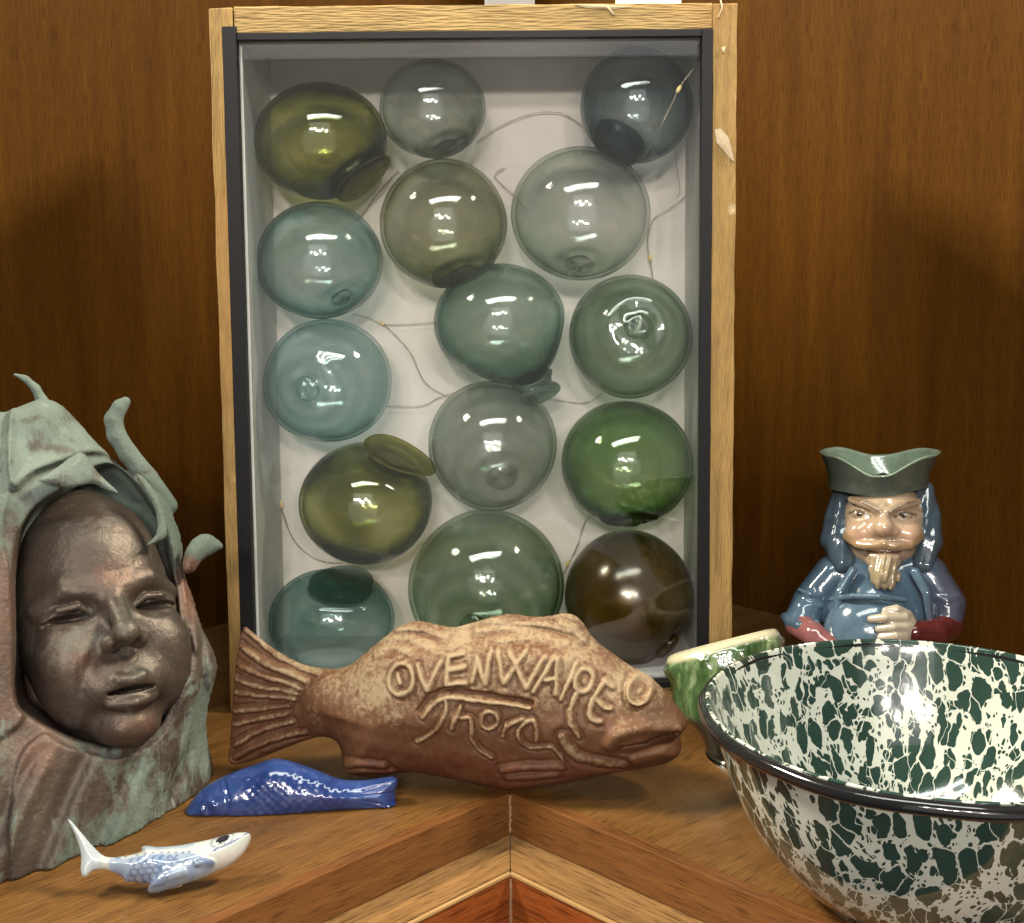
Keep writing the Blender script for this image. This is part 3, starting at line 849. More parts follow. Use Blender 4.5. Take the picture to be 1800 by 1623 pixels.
for i in range(len(prof) - 1):
    for k in range(seg):
        l = (k + 1) % seg
        f = bm.faces.new((rings[i][k], rings[i][l], rings[i + 1][l], rings[i + 1][k])); f.smooth = True
        for lp, (ii, kk) in zip(f.loops, ((i, k), (i, k + 1), (i + 1, k + 1), (i + 1, k))):
            lp[uvl].uv = (kk / seg * 2.0, ln[ii] / 0.30 * 1.0 + (0.0))
bm.normal_update()
bm_obj('basin', bm, M_enamel, bowl, True)
pth = [(BC[0] + BR * 0.978 * math.cos(2 * math.pi * k / 160), BC[1] + BR * 0.978 * math.sin(2 * math.pi * k / 160), BH - 0.0030 + 0.0003 * math.sin(k * 0.35)) for k in range(160)]
tube('rolled_rim', pth, 0.0032, M_rimb, bowl, 14, True)
# ------------------------------------------------------------------ flat-cast fishes: outline, swelling and relief on a standing plane
class Plane:
    def __init__(s, O, yaw=0.0, lean=0.0):
        s.O = np.asarray(O, float)
        s.Rt = np.array([math.cos(yaw), math.sin(yaw), 0])
        back = np.array([-math.sin(yaw), math.cos(yaw), 0])
        s.U = np.array([0, 0, 1.0]) * math.cos(lean) + back * math.sin(lean)
        s.N = np.cross(s.Rt, s.U)
    def uv(s, px, py):
        d = ray(px, py); t_ = ((s.O - CAM) @ s.N) / (d @ s.N)
        q = CAM + t_ * d - s.O
        return (q @ s.Rt, q @ s.U)
    def path(s, pts): return np.array([s.uv(x, y) for x, y in pts])
    def world(s, V): return s.O + V[:, :1] * s.Rt + V[:, 1:2] * s.U + V[:, 2:3] * s.N
def inflate(name, pl, poly, h, hfun, mat, parent, zclip=True, it=1):
    lo2 = poly.min(0) - 4 * h; hi2 = poly.max(0) + 4 * h
    xs = np.arange(lo2[0], hi2[0], h); ys = np.arange(lo2[1], hi2[1], h)
    X, Y = np.meshgrid(xs, ys, indexing='ij')
    e = -poly2d(X, Y, poly)
    Hf, Hb, cols = hfun(X, Y, e)
    zm = float(Hf.max()) + 3 * h; zb = float(Hb.max()) + 3 * h
    cs = np.arange(-zb, zm, h)
    Cc = cs[None, None, :].astype(np.float32)
    V = np.where(Cc > 0, Cc - Hf[..., None].astype(np.float32), -Cc - Hb[..., None].astype(np.float32))
    if zclip:
        zz = (pl.O[2] + X * pl.Rt[2] + Y * pl.U[2])[..., None] + Cc * pl.N[2]
        V = np.maximum(V, -(zz - 0.0004)).astype(np.float32)
    lo = (lo2[0], lo2[1], -zb)
    vt, Q = surfnet(V, lo, h)
    if it: vt = relax(vt, Q, it, 0.4)
    ca = None
    if cols:
        i = np.clip(((vt[:, 0] - lo2[0]) / h).round().astype(int), 0, len(xs) - 1)
        j = np.clip(((vt[:, 1] - lo2[1]) / h).round().astype(int), 0, len(ys) - 1)
        ca = {k: (c[i, j] if c.ndim == 2 else c[i, j, :]) for k, c in cols.items()}
        fr_ = (vt[:, 2] > -0.3 * zb).astype(np.float32)
        for k in ca:
            ca[k] = ca[k].astype(np.float32)
    return mesh_obj(name, pl.world(vt), Q, mat, parent, True, ca)
def dome(e, Rf): 
    q = np.clip(e / Rf, -1, 1)
    return np.where(e > 0, np.sqrt(np.clip(1 - (1 - np.clip(q, 0, 1)) ** 2, 0, 1)), q * 2.0)
def noise2(X, Y, s, seed=0):
    return pnoise((X, Y, np.zeros_like(X)), s, seed)
def ringpts(cx_, cy_, rx, ry, n=16, a0=0, a1=360):
    return [(cx_ + rx * math.cos(R(a0 + (a1 - a0) * k / n)), cy_ + ry * math.sin(R(a0 + (a1 - a0) * k / n))) for k in range(n + 1)]

# ---- brown stoneware fish with raised lettering
OUT = [(428, 1102), (445, 1112), (470, 1132), (510, 1158), (545, 1172), (590, 1177), (622, 1165), (650, 1141), (672, 1124), (695, 1106), (720, 1094), (745, 1093), (775, 1100), (800, 1103),
       (830, 1095), (870, 1084), (900, 1080), (940, 1085), (965, 1083), (990, 1079), (1010, 1082), (1025, 1095), (1040, 1118), (1055, 1133), (1085, 1155), (1110, 1172), (1140, 1188), (1162, 1208),
       (1182, 1232), (1197, 1250), (1206, 1263), (1207, 1278), (1197, 1288), (1196, 1298), (1198, 1315), (1189, 1330), (1165, 1342), (1130, 1348), (1090, 1354), (1040, 1364), (980, 1376), (910, 1384), (870, 1381),
       (820, 1371), (770, 1360), (730, 1354), (700, 1357), (660, 1363), (620, 1358), (605, 1342), (601, 1312), (588, 1297), (565, 1294), (540, 1300), (500, 1315), (450, 1335), (415, 1343), (403, 1335), (405, 1310), (409, 1250), (412, 1200), (419, 1140)]
bf_O = at_z(888, 1384, 0.0)
pl1 = Plane(bf_O, R(-9), R(5))
poly1 = catmull(pl1.path(OUT), 3, True)
S1 = np.linalg.norm(pl1.path([(800, 1200)])[0] - pl1.path([(801, 1200)])[0])   # metres per px
LET = [  # O V E N W A R E
    ringpts(725, 1174, 22, 25), [(718, 1168), (724, 1180)],
    [(751, 1152), (771, 1190), (790, 1146)],
    [(826, 1134), (801, 1139), (804, 1183), (836, 1178)], [(804, 1161), (831, 1155)],
    [(847, 1176), (852, 1139), (869, 1179), (875, 1127)],
    [(885, 1128), (901, 1178), (934, 1126)], [(907, 1127), (939, 1186), (967, 1137)],
    [(951, 1192), (985, 1136)], [(990, 1138), (989, 1197)], [(971, 1174), (989, 1171)],
    [(1021, 1152), (996, 1204)], ringpts(1034, 1178, 15, 18), [(1022, 1198), (1012, 1222), (1015, 1246), (1028, 1268)],
    [(1082, 1192), (1068, 1181), (1050, 1208), (1045, 1230), (1050, 1240), (1064, 1245)], [(1056, 1210), (1068, 1222), (1080, 1224)],
    # second line
    [(765, 1234), (783, 1212), (802, 1203), (827, 1203), (868, 1207), (910, 1212), (944, 1217)], [(802, 1203), (805, 1222), (793, 1247), (777, 1265), (752, 1279)],
    [(829, 1216), (814, 1253)], [(830, 1234), (846, 1235), (848, 1255), (847, 1272), (860, 1290), (879, 1306)],
    ringpts(878, 1238, 14, 14), [(901, 1266), (906, 1247)], [(902, 1257), (915, 1245), (934, 1236)],
    [(957, 1274), (957, 1250), (949, 1238), (933, 1246), (926, 1263), (935, 1281), (955, 1287), (979, 1285), (993, 1299), (999, 1314)],
]
GROOVE = [[(757, 1224), (775, 1201), (800, 1191), (843, 1193), (893, 1200), (948, 1209)]]
RAYS = [[(565, 1178), (500, 1155), (434, 1108)], [(545, 1190), (480, 1165), (424, 1135)], [(535, 1202), (470, 1182), (418, 1163)], [(530, 1211), (460, 1200), (415, 1187)], [(525, 1221), (470, 1216), (412, 1212)],
        [(515, 1235), (460, 1240), (410, 1246)], [(512, 1247), (460, 1258), (409, 1270)], [(522, 1262), (470, 1276), (418, 1305)], [(545, 1280), (480, 1296), (420, 1326)]]
DORS = [[(668, 1142), (700, 1128), (735, 1134)], [(672, 1124), (720, 1116), (770, 1125)], [(700, 1106), (745, 1104), (790, 1114)], [(840, 1104), (900, 1100), (960, 1112), (1000, 1120)], [(860, 1092), (930, 1094), (1000, 1104), (1028, 1120)],
        [(880, 1116), (940, 1112), (990, 1124)], [(985, 1092), (1012, 1104), (1030, 1122)]]
FIN = [[(895, 1330), (940, 1324), (996, 1326)], [(905, 1346), (945, 1345), (985, 1342)], [(622, 1328), (650, 1322), (690, 1328)], [(620, 1342), (655, 1338), (700, 1342)]]
GILL = [[(1000, 1268), (1008, 1287), (1026, 1307), (1062, 1320), (1100, 1330)]]
def h1(X, Y, e):
    P = lambda pts: pl1.path(pts)
    X0_, Y0_ = X, Y
    X = X + 0.00055 * noise2(X0_, Y0_, 480, 21) + 0.0002 * noise2(X0_, Y0_, 1500, 22); Y = Y + 0.00055 * noise2(X0_, Y0_, 480, 23) + 0.0002 * noise2(X0_, Y0_, 1500, 24)
    a_u = 800 + (X - P([(800, 1200)])[0, 0]) / S1
    top = P([(800, 1130)])[0, 1]
    tail = sstep(500, 640, a_u)
    T = 0.0075 + 0.0225 * tail
    T = T * (1 - 0.25 * sstep(1080, 1210, a_u))
    v_ = 1200 - (Y - P([(800, 1200)])[0, 1]) / S1
    bt = np.interp(a_u, [560, 620, 660, 720, 800, 900, 1000, 1060, 1210], [1176, 1168, 1152, 1136, 1124, 1116, 1122, 1142, 1240])
    fin = 1 - sstep(-26, 16, v_ - bt)          # dorsal fin is thin
    T = T * (1 - 0.68 * fin)
    H = T * dome(e, 0.034 * tail + 0.012)
    low = sstep(1300, 1385, v_)
    w = 5.4 * S1
    def ridge(L, A, wd, groove=0.0, sm=True):
        o = np.zeros_like(X); g = np.zeros_like(X)
        for pts in L:
            p = P(pts)
            if sm and len(pts) > 2: p = catmull(p, 4)
            d = line2d(X, Y, p)
            o = np.maximum(o, np.exp(-(d / wd) ** 2.6))
            if groove: g = np.maximum(g, np.exp(-((d - 1.75 * wd) / (0.6 * wd)) ** 2))
        return A * o, groove * g, o
    # corners in the block capitals stay sharp
    l1, g1, m1 = ridge(LET[:16], 0.0016, w * 0.72, 0.0011, False)
    l2, g2, m2 = ridge(LET[16:], 0.0016, w * 0.68, 0.0011, True)
    gr, _, mg = ridge(GROOVE, 0.0024, w * 0.8)
    ry, gy, my = ridge(RAYS, 0.0016, w * 0.9, 0.0016)
    dr, gd, md = ridge(DORS, 0.0013, w * 0.9, 0.0011)
    fn, gf, mf = ridge(FIN, 0.0022, w * 1.2, 0.0010)
    gl, gg, mgl = ridge(GILL, 0.0016, w * 1.3, 0.0014)
    rel = l1 + l2 + ry + dr + fn + gl - gr
    lm = np.maximum.reduce([m1, m2]); 
    rel -= (g1 + g2) * (1 - lm) + (gy * (1 - my)) + gd * (1 - md) + gf * (1 - mf) + gg * (1 - mgl)
    # eye: raised ring round a sunk disc with a low pupil
    ec = P([(1127, 1202)])[0]; de = np.hypot(X - ec[0], Y - ec[1]) / S1
    rel += 0.0042 * np.exp(-((de - 18) / 3.8) ** 2) - 0.0012 * np.exp(-(de / 10) ** 4) + 0.0016 * np.exp(-(de / 6.5) ** 4) - 0.0018 * np.exp(-((de - 27) / 3.4) ** 2)
    # lips with the mouth gap between
    up, _, mu = ridge([[(1080, 1283), (1095, 1264), (1125, 1257), (1165, 1260), (1197, 1268)]], 0.0042, 11 * S1)
    lw_, _, ml = ridge([[(1120, 1318), (1145, 1311), (1172, 1309), (1188, 1318)]], 0.0045, 13 * S1)
    gp, _, mgap = ridge([[(1100, 1296), (1130, 1292), (1165, 1286), (1215, 1287)]], 0.0062, 6.5 * S1)
    rel += up + lw_ - gp
    rel += 0.0005 * noise2(X, Y, 900, 3) + 0.0009 * noise2(X, Y, 260, 4)
    edge = np.clip(e / (9 * S1), 0, 1)
    H = H + rel * edge
    Hb = (0.0225 * tail + 0.0065) * (1 - 0.6 * fin) * dome(e, 0.034 * tail + 0.012)
    upper = 1 - sstep(1180, 1262, v_)
    pale = 0.18 + 0.42 * upper * tail + 0.50 * np.maximum.reduce([lm, 0.9 * my, 0.55 * md, 0.45 * mf * 0.6, 0.8 * mgl, 0.6 * mu * 0.5])
    pale = pale - 0.45 * np.maximum.reduce([mg, g1 / 0.0016 * (1 - lm) * 0.5, mgap])
    pale += 0.45 * np.exp(-((de - 18) / 4.5) ** 2)
    pale -= 0.25 * sstep(1290, 1350, v_)
    for (cx_, cy_, rr, am) in ((680, 1200, 26, 0.4), (565, 1245, 34, 0.25), (815, 1112, 26, 0.35), (1010, 1150, 16, 0.5), (1085, 1190, 14, 0.4), (520, 1180, 30, 0.3), (640, 1190, 60, 0.12), (720, 1230, 30, 0.25), (1012, 1290, 18, 0.35)):
        c_ = P([(cx_, cy_)])[0]; pale += am * np.exp(-(np.hypot(X - c_[0], Y - c_[1]) / (rr * S1)) ** 2)
    red = sstep(1265, 1330, v_) * sstep(600, 720, a_u) * (1 - 0.5 * sstep(880, 980, a_u)) + 0.25 * sstep(1200, 1260, v_)
    pup = np.exp(-(de / 11) ** 4) * (1 - np.exp(-(de / 5) ** 4))
    recess_dark = np.clip(pup + np.maximum.reduce([mgap, mg * 0.9, (g1 + g2) / 0.0016 * (1 - lm) * 0.55, gy / 0.0016 * (1 - my) * 0.8, gd / 0.0011 * (1 - md) * 0.5]), 0, 1)  # darker brown in the grooves, mouth gap and eye hollow
    return H, Hb, {'pale': np.clip(pale, 0, 1.3), 'red': np.clip(red, 0, 1), 'recess_tone': recess_dark}
t = NT('salt_glazed_stoneware'); v = t.coord()
sp = t.noise(v, 420, 3, 0.7); md_ = t.noise(v, 90, 5, 0.65, 0.4)
base = t.mix(t.attr('red'), (0.090, 0.041, 0.019), (0.080, 0.022, 0.010))
base = t.mix(t.ramp(md_, [(0.35, 0.0), (0.7, 0.6)]), base, (0.122, 0.060, 0.028))
pf = t.math('ADD', t.attr('pale'), t.math('MULTIPLY', t.math('SUBTRACT', sp, 0.5), 1.5))
pf = t.math('ADD', pf, t.math('MULTIPLY', t.math('SUBTRACT', md_, 0.5), 0.9))
pm = t.ramp(pf, [(0.42, 0.0), (0.95, 1.0)])
c = t.mix(t.math('MULTIPLY', pm, 0.85), base, (0.26, 0.195, 0.118))
c = t.mix(t.math('MULTIPLY', t.attr('recess_tone'), 0.6), c, (0.09, 0.036, 0.016))
M_stone = t.pbr(c, t.math('ADD', 0.46, t.math('MULTIPLY', md_, 0.25)), spec=0.3, normal=t.bump(t.math('ADD', sp, md_), 0.35, 0.0008))
bigfish = empty('stoneware_fish', (0.0, float(bf_O[1]), 0.0))
tag(bigfish, 'large brown stoneware fish with raised OVENWARE lettering standing before the display box', 'fish figure')
inflate('body', pl1, poly1, 0.00068, h1, M_stone, bigfish)

# ---- cobalt fish
OB = [(65, 490), (90, 430), (180, 310), (300, 230), (450, 160), (600, 110), (690, 75), (780, 62), (880, 80), (1000, 120), (1120, 165), (1250, 215), (1400, 230), (1550, 215), (1650, 200), (1700, 212), (1708, 250), (1690, 310),
      (1688, 370), (1700, 430), (1718, 470), (1690, 487), (1600, 482), (1450, 466), (1300, 462), (1150, 480), (950, 518), (800, 548), (600, 572), (400, 565), (200, 545), (100, 525)]
OB = [(310 + x / 4.39, 1320 + y / 4.39) for x, y in OB]
A_, B_ = at_z(345, 1440), at_z(690, 1432)
pl2 = Plane((A_ + B_) / 2 + np.array([0, 0.010, 0.0]), math.atan2((B_ - A_)[1], (B_ - A_)[0]), R(14))
poly2 = catmull(pl2.path(OB), 3, True)
S2 = np.linalg.norm(pl2.path([(500, 1400)])[0] - pl2.path([(501, 1400)])[0])
def h2(X, Y, e):
    o = pl2.path([(500, 1400)])[0]
    u_ = 500 + (X - o[0]) / S2; v_ = 1400 - (Y - o[1]) / S2
    T = 0.0105 - 0.0045 * sstep(580, 680, u_)
    H = T * dome(e, 0.015)
    # overlapping scales
    m = sstep(415, 440, u_) * (1 - sstep(600, 640, u_)) * sstep(0.0015, 0.004, e) * sstep(1352, 1366, v_)
    sw, sh = 17.0, 16.0
    u0_, v0_ = u_, v_
    u_ = u_ + 4.5 * noise2(X, Y, 330, 31) + 1.5 * noise2(X, Y, 1200, 33); v_ = v_ + 4.5 * noise2(X, Y, 330, 32) + 1.5 * noise2(X, Y, 1200, 34)
    best = np.zeros_like(X); dk = np.zeros_like(X)
    rows = np.floor((v_ - 1340) / (sh * 0.5))
    for dr in (-1, 0, 1):
        rw = rows + dr; vc = 1340 + (rw + 0.5) * sh * 0.5
        off = (np.mod(rw, 2)) * sw * 0.5
        uc = np.floor((u_ - off) / sw) * sw + off + sw * 0.5
        for du in (-1, 0, 1):
            dd = np.hypot((u_ - uc - du * sw) * 0.9 + 2, (v_ - vc))
            b = np.clip(1 - dd / 8.6, 0, 1)
            best = np.maximum(best, b * (0.55 + 0.45 * np.clip((uc + du * sw + 6 - u_) / 14, 0, 1)))
    u_, v_ = u0_, v0_
    H = H + 0.00042 * (best - 0.3) * m
    gp_ = pl2.path([(396, 1368), (406, 1390), (407, 1415), (398, 1442)]); dg = line2d(X, Y, catmull(gp_, 4)); H = H - 0.0011 * np.exp(-(dg / (2.6 * S2)) ** 2) * np.clip(e / 0.003, 0, 1)
    for tl2 in ([(640, 1388), (690, 1376)], [(640, 1396), (692, 1392)], [(640, 1404), (692, 1416)], [(640, 1412), (694, 1426)]):
        H = H - 0.0006 * np.exp(-(line2d(X, Y, pl2.path(tl2)) / (1.8 * S2)) ** 2) * np.clip(e / 0.003, 0, 1)
    c_ = pl2.path([(372, 1415)])[0]; de = np.hypot(X - c_[0], Y - c_[1]) / S2
    H = H + 0.0006 * np.exp(-((de - 12) / 3) ** 2) - 0.0006 * np.exp(-(de / 6) ** 2)
    H = H + 0.0005 * noise2(X, Y, 500, 8) * np.clip(e / 0.004, 0, 1)
    tl_ = sstep(670, 690, u_)
    H = H - 0.0016 * tl_ * np.exp(-(((v_ - 1408) / 12) ** 2))
    dkm = np.clip(m * (1 - best * 1.5) * 1.0 + 0.75 * np.exp(-(de / 16) ** 2) + 0.35 * sstep(1425, 1448, v_) + 0.8 * tl_ * np.exp(-(((v_ - 1412) / 16) ** 2)), 0, 1)
    lt = np.exp(-((0.0025 - e) / 0.0016) ** 2) * 0.0
    return H, 0.010 * dome(e, 0.015), {'ink': dkm}
t = NT('cobalt_glaze'); v = t.coord()
n1 = t.noise(v, 160, 4, 0.65); n2 = t.noise(v, 60, 4, 0.6, 0.5)
c = t.mix(t.ramp(n2, [(0.3, 0.0), (0.7, 1.0)]), (0.010, 0.024, 0.105), (0.028, 0.058, 0.190))
c = t.mix(t.math('MULTIPLY', t.attr('ink'), 0.75), c, (0.007, 0.012, 0.085))
c = t.mix(t.ramp(n1, [(0.55, 0.0), (0.78, 0.4)]), c, (0.12, 0.14, 0.36))
M_cob = t.pbr(c, 0.14, normal=t.bump(n1, 0.15, 0.0006), coat=0.4, coat_rough=0.05)
bfish = empty('cobalt_fish', tuple((A_ + B_) / 2)); tag(bfish, 'cobalt blue glazed fish with pressed scales lying on the shelf', 'fish figure')
inflate('body', pl2, poly2, 0.00045, h2, M_cob, bfish)
t = NT('bare_clay'); M_clay = t.pbr((0.36, 0.26, 0.17), 0.8, normal=t.bump(t.noise(t.coord(), 300, 3), 0.3, 0.0004))

# ---- small white and blue fish
OW = [(95, 112), (120, 110), (200, 200), (300, 320), (380, 400), (450, 435), (560, 430), (700, 405), (745, 385), (745, 350), (800, 335), (900, 345), (1050, 335), (1200, 310), (1350, 280), (1500, 240), (1600, 220), (1680, 222), (1706, 250),
      (1692, 310), (1640, 400), (1560, 480), (1480, 530), (1400, 560), (1300, 610), (1150, 660), (1000, 710), (880, 745), (810, 747), (798, 715), (815, 670), (760, 665), (680, 652), (610, 652), (585, 622), (560, 597), (500, 570), (440, 545),
      (380, 540), (320, 552), (280, 580), (250, 607), (222, 597), (208, 540), (213, 440), (198, 350), (160, 240)]
q5 = lambda x, y: (100 + x / 5.0, 1420 + y / 5.0)
OW = [q5(*p) for p in OW]
O3 = at_z(262, 1563, 0.0035)
pl3 = Plane(O3, R(9), R(38))
poly3 = catmull(pl3.path(OW), 3, True)
S3 = np.linalg.norm(pl3.path([(300, 1500)])[0] - pl3.path([(301, 1500)])[0])
o3 = pl3.path([(300, 1500)])[0]
def h3(X, Y, e):
    P = lambda L: pl3.path([q5(*p) for p in L])
    u_ = 300 + (X - o3[0]) / S3; v_ = 1500 - (Y - o3[1]) / S3
    xx = (u_ - 100) * 5; yy = (v_ - 1420) * 5
    H = (0.0034 + 0.0050 * sstep(420, 760, xx)) * dome(e, 0.0105)
    def ln_(L, w, sm=True):
        d = line2d(X, Y, catmull(P(L), 4) if (sm and len(L) > 2) else P(L))
        return np.exp(-(d / (w * S3)) ** 4)
    axis = [(430, 490), (700, 520), (1000, 520), (1300, 450)]
    # ---- painting
    blue = np.zeros_like(X); ink = np.zeros_like(X)
    body = poly2d(X, Y, P([(455, 450), (600, 440), (900, 432), (1180, 415), (1250, 445), (1390, 500), (1370, 560), (1290, 610), (1000, 712), (870, 750), (790, 750), (820, 670), (600, 655), (470, 560)]))
    blue = np.maximum(blue, 0.75 * sstep(0.0006, -0.0006, body))
    back_ = poly2d(X, Y, P([(745, 350), (800, 330), (1200, 305), (1230, 350), (1150, 385), (760, 400)]))
    blue = np.maximum(blue, 0.55 * sstep(0.0006, -0.0006, back_))
    tail_ = 0.30 * (1 - sstep(330, 450, xx))
    blue = np.maximum(blue, tail_)
    blue *= 1 - 0.9 * ln_([(590, 455), (800, 425), (1200, 405)], 3.2)        # white lateral line
    for k, (x, y) in enumerate(((535, 448), (610, 442), (715, 435), (790, 430), (860, 424), (935, 421), (995, 420), (1060, 420), (1120, 422), (1175, 416))):
        p = P([(x, y)])[0]; ink = np.maximum(ink, 0.9 * np.exp(-(np.hypot((X - p[0]) * 0.6, (Y - p[1]) * 1.2) / (1.9 * S3)) ** 4))
    for r_ in range(4):
        for k in range(8):
            x, y = 690 + k * 66 + (r_ % 2) * 33, 500 + r_ * 46 - k * 5
            if x > 1010 + (3 - r_) * 40: continue
            if y > 690: continue
            ar = [(x + 30 * math.cos(R(a_)), y + 27 * math.sin(R(a_))) for a_ in range(95, 275, 30)]
            ink = np.maximum(ink, 0.7 * ln_(ar, 1.9))
    for L in ([(1015, 455), (1060, 500), (1130, 515)], [(1130, 515), (1160, 480)], [(1220, 520), (1270, 480), (1350, 490), (1395, 512), (1330, 520)], [(1240, 545), (1300, 520), (1380, 530)], [(1250, 500), (1330, 500)]):
        ink = np.maximum(ink, 0.65 * ln_(L, 2.2))
    for L in ([(850, 665), (980, 640)], [(840, 690), (990, 660)], [(830, 715), (960, 690)], [(620, 610), (690, 625)], [(800, 350), (900, 360)]):
        ink = np.maximum(ink, 0.4 * ln_(L, 1.8))
    for k in range(5):
        ink = np.maximum(ink, 0.22 * ln_([(250 + 14 * k, 330 + 50 * k), (400, 430 + 18 * k)], 1.4))
    # eye and mouth
    ex, ey = P([(1465, 303)])[0]; c9, s9 = math.cos(R(25)), math.sin(R(25))
    rx = ((X - ex) * c9 + (Y - ey) * s9) / S3; ry = (-(X - ex) * s9 + (Y - ey) * c9) / S3
    de = np.hypot(rx / 12.5, ry / 7.8)
    eye = sstep(1.08, 0.92, de)
    ink = np.maximum(ink, 0.75 * np.exp(-((de - 1.62) / 0.13) ** 2))
    ink = np.maximum(ink, 0.6 * np.exp(-((np.hypot((rx - 2) / 12.5, ry / 7.8) - 2.0) / 0.10) ** 2) * (rx < 6))
    m_ = ln_([(1390, 412), (1440, 385), (1560, 330), (1680, 235)], 1.7); m2_ = ln_([(1395, 410), (1450, 375), (1560, 318)], 1.5)
    ink = np.maximum(ink, 0.9 * np.maximum(m_, 0.6 * m2_))
    pink = 0.35 * sstep(1350, 1500, xx) * sstep(380, 520, yy)
    # ---- relief
    H = H + 0.0008 * np.exp(-(de / 1.15) ** 6) - 0.0006 * m_ * sstep(0.0, 0.002, e)
    H = H + 0.0005 * noise2(X, Y, 700, 5) * np.clip(e / 0.003, 0, 1)
    fin_ = ln_([(850, 700), (1000, 640), (1120, 600)], 7); H = H + 0.0013 * fin_ * np.clip(e / 0.002, 0, 1)
    fin2 = ln_([(1240, 520), (1370, 510)], 6); H = H + 0.0012 * fin2
    col = np.zeros(X.shape + (3,), np.float32)
    wht = np.array([0.38, 0.405, 0.38]); bl_ = np.array([0.085, 0.150, 0.30]); ik = np.array([0.05, 0.075, 0.17]); pk = np.array([0.62, 0.50, 0.42])
    blue = blue * (0.85 + 0.3 * noise2(X, Y, 900, 2))
    col[:] = wht
    col = col + (pk - col) * pink[..., None]
    col = col + (bl_ - col) * np.clip(blue, 0, 1)[..., None]
    col = col + (ik - col) * np.clip(ink, 0, 1)[..., None]
    col = col + (np.array([0.012, 0.012, 0.02]) - col) * eye[..., None]
    gl_ = np.exp(-((de - 1.2) / 0.12) ** 2) * 0.4
    return H, 0.0045 * dome(e, 0.0105), {'paint': col}
t = NT('painted_porcelain'); v = t.coord()
M_porc = t.pbr(t.attr('paint', 'Color'), 0.10, normal=t.bump(t.noise(v, 260, 3), 0.22, 0.0005), coat=0.8, coat_rough=0.03)
wfish = empty('porcelain_fish', tuple(O3)); tag(wfish, 'small white porcelain fish painted with blue scales beside the shelf edge', 'fish figure')
inflate('body', pl3, poly3, 0.00032, h3, M_porc, wfish)
# its belly fin rests on the shelf
ft = [at_z(x, y, 0.0001) for x, y in ((290, 1566), (322, 1559), (318, 1548), (296, 1552))]
prism('belly_fin', [(p[0], p[1]) for p in ft], 0.0, 0.006, M_clay, wfish, 0.001)
# ------------------------------------------------------------------ green jug with a cream lip, half hidden by the bowl
t = NT('leaf_green_glaze'); v = t.coord()
n1 = t.noise(t.coord((1.6, 1.6, 0.4), rot=(0, 0.5, 0)), 75, 4, 0.6, 0.6); n2 = t.noise(v, 220, 3)
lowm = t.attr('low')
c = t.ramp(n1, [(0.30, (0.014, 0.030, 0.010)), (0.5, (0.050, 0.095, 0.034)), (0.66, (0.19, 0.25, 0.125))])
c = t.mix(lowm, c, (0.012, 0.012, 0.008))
c = t.mix(t.attr('lip'), c, (0.42, 0.39, 0.27))
M_jug = t.pbr(c, 0.12, normal=t.bump(t.math('ADD', n1, t.math('MULTIPLY', n2, 0.3)), 0.5, 0.0012), coat=0.8, coat_rough=0.03)
JY = 0.062
fj = Frame(1290, 1240, JY)
jug = empty('leaf_jug', tuple(at_z(1312, 1372))); tag(jug, 'green leaf-moulded jug with a cream lip behind the enamel bowl', 'jug')
secs = [  # v, centre u, half width, half depth, slope of the section (px of v per px of u)
    (1392, 1318, 70, 66, 0.0), (1375, 1316, 73, 70, 0.0), (1345, 1314, 74, 68, 0.0), (1310, 1311, 72, 64, 0.0), (1280, 1304, 78, 64, -0.02), (1256, 1296, 92, 68, -0.06), (1235, 1290, 100, 72, -0.12), (1205, 1286, 100, 74, -0.18), (1180, 1282, 100, 72, -0.22),
    (1166, 1276, 101, 70, -0.24), (1152, 1272, 104, 70, -0.25), (1140, 1270, 102, 68, -0.25), (1130, 1269, 97, 62, -0.25), (1126, 1269, 90, 55, -0.25), (1130, 1269, 84, 48, -0.25), (1150, 1272, 78, 44, -0.2), (1190, 1280, 70, 42, -0.15), (1225, 1286, 50, 34, -0.1), (1232, 1286, 8, 6, -0.1)]
SC = catmull(secs, 4); SC = SC; nseg = 72
V = []; lip = []; low = []
for i, (v_, uc, ru, rw, sl_) in enumerate(SC):
    tt = i / 4.0
    for k in range(nseg):
        th = 2 * math.pi * k / nseg
        rib = 1 + (0.045 * math.sin(9 * th + 0.03 * v_) + 0.026 * math.sin(21 * th + 0.06 * v_)) * sstep(4.5, 6, tt) * (1 - sstep(10.2, 11, tt))
        du = ru * rib * math.cos(th)
        # sections are horizontal rings: depth also shows as a rise in the picture, carried by the frame
        wv_ = rw * rib * math.sin(th)
        V.append((uc + du, v_ + sl_ * du + wv_ * (0.33 - 0.25 * float(sstep(5, 10, tt))), wv_))
        lip.append(float(sstep(10.6, 11.5, tt + 0.45 * math.sin(3 * th + 1) * 0.5)))
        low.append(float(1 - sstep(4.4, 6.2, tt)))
V = np.array(V); Fc = []
for i in range(len(SC) - 1):
    for k in range(nseg):
        l = (k + 1) % nseg
        Fc.append((i * nseg + k, i * nseg + l, (i + 1) * nseg + l, (i + 1) * nseg + k))
Wj = fj.w(V); 
zmin = Wj[:, 2].min(); 
Wj[:, 2] = np.maximum(Wj[:, 2], 0.0)
n_ = len(V); Fq = np.array(Fc)
mesh_obj('body', np.concatenate([Wj]), Fq, M_jug, jug, True, {'lip': np.array(lip), 'low': np.array(low)})

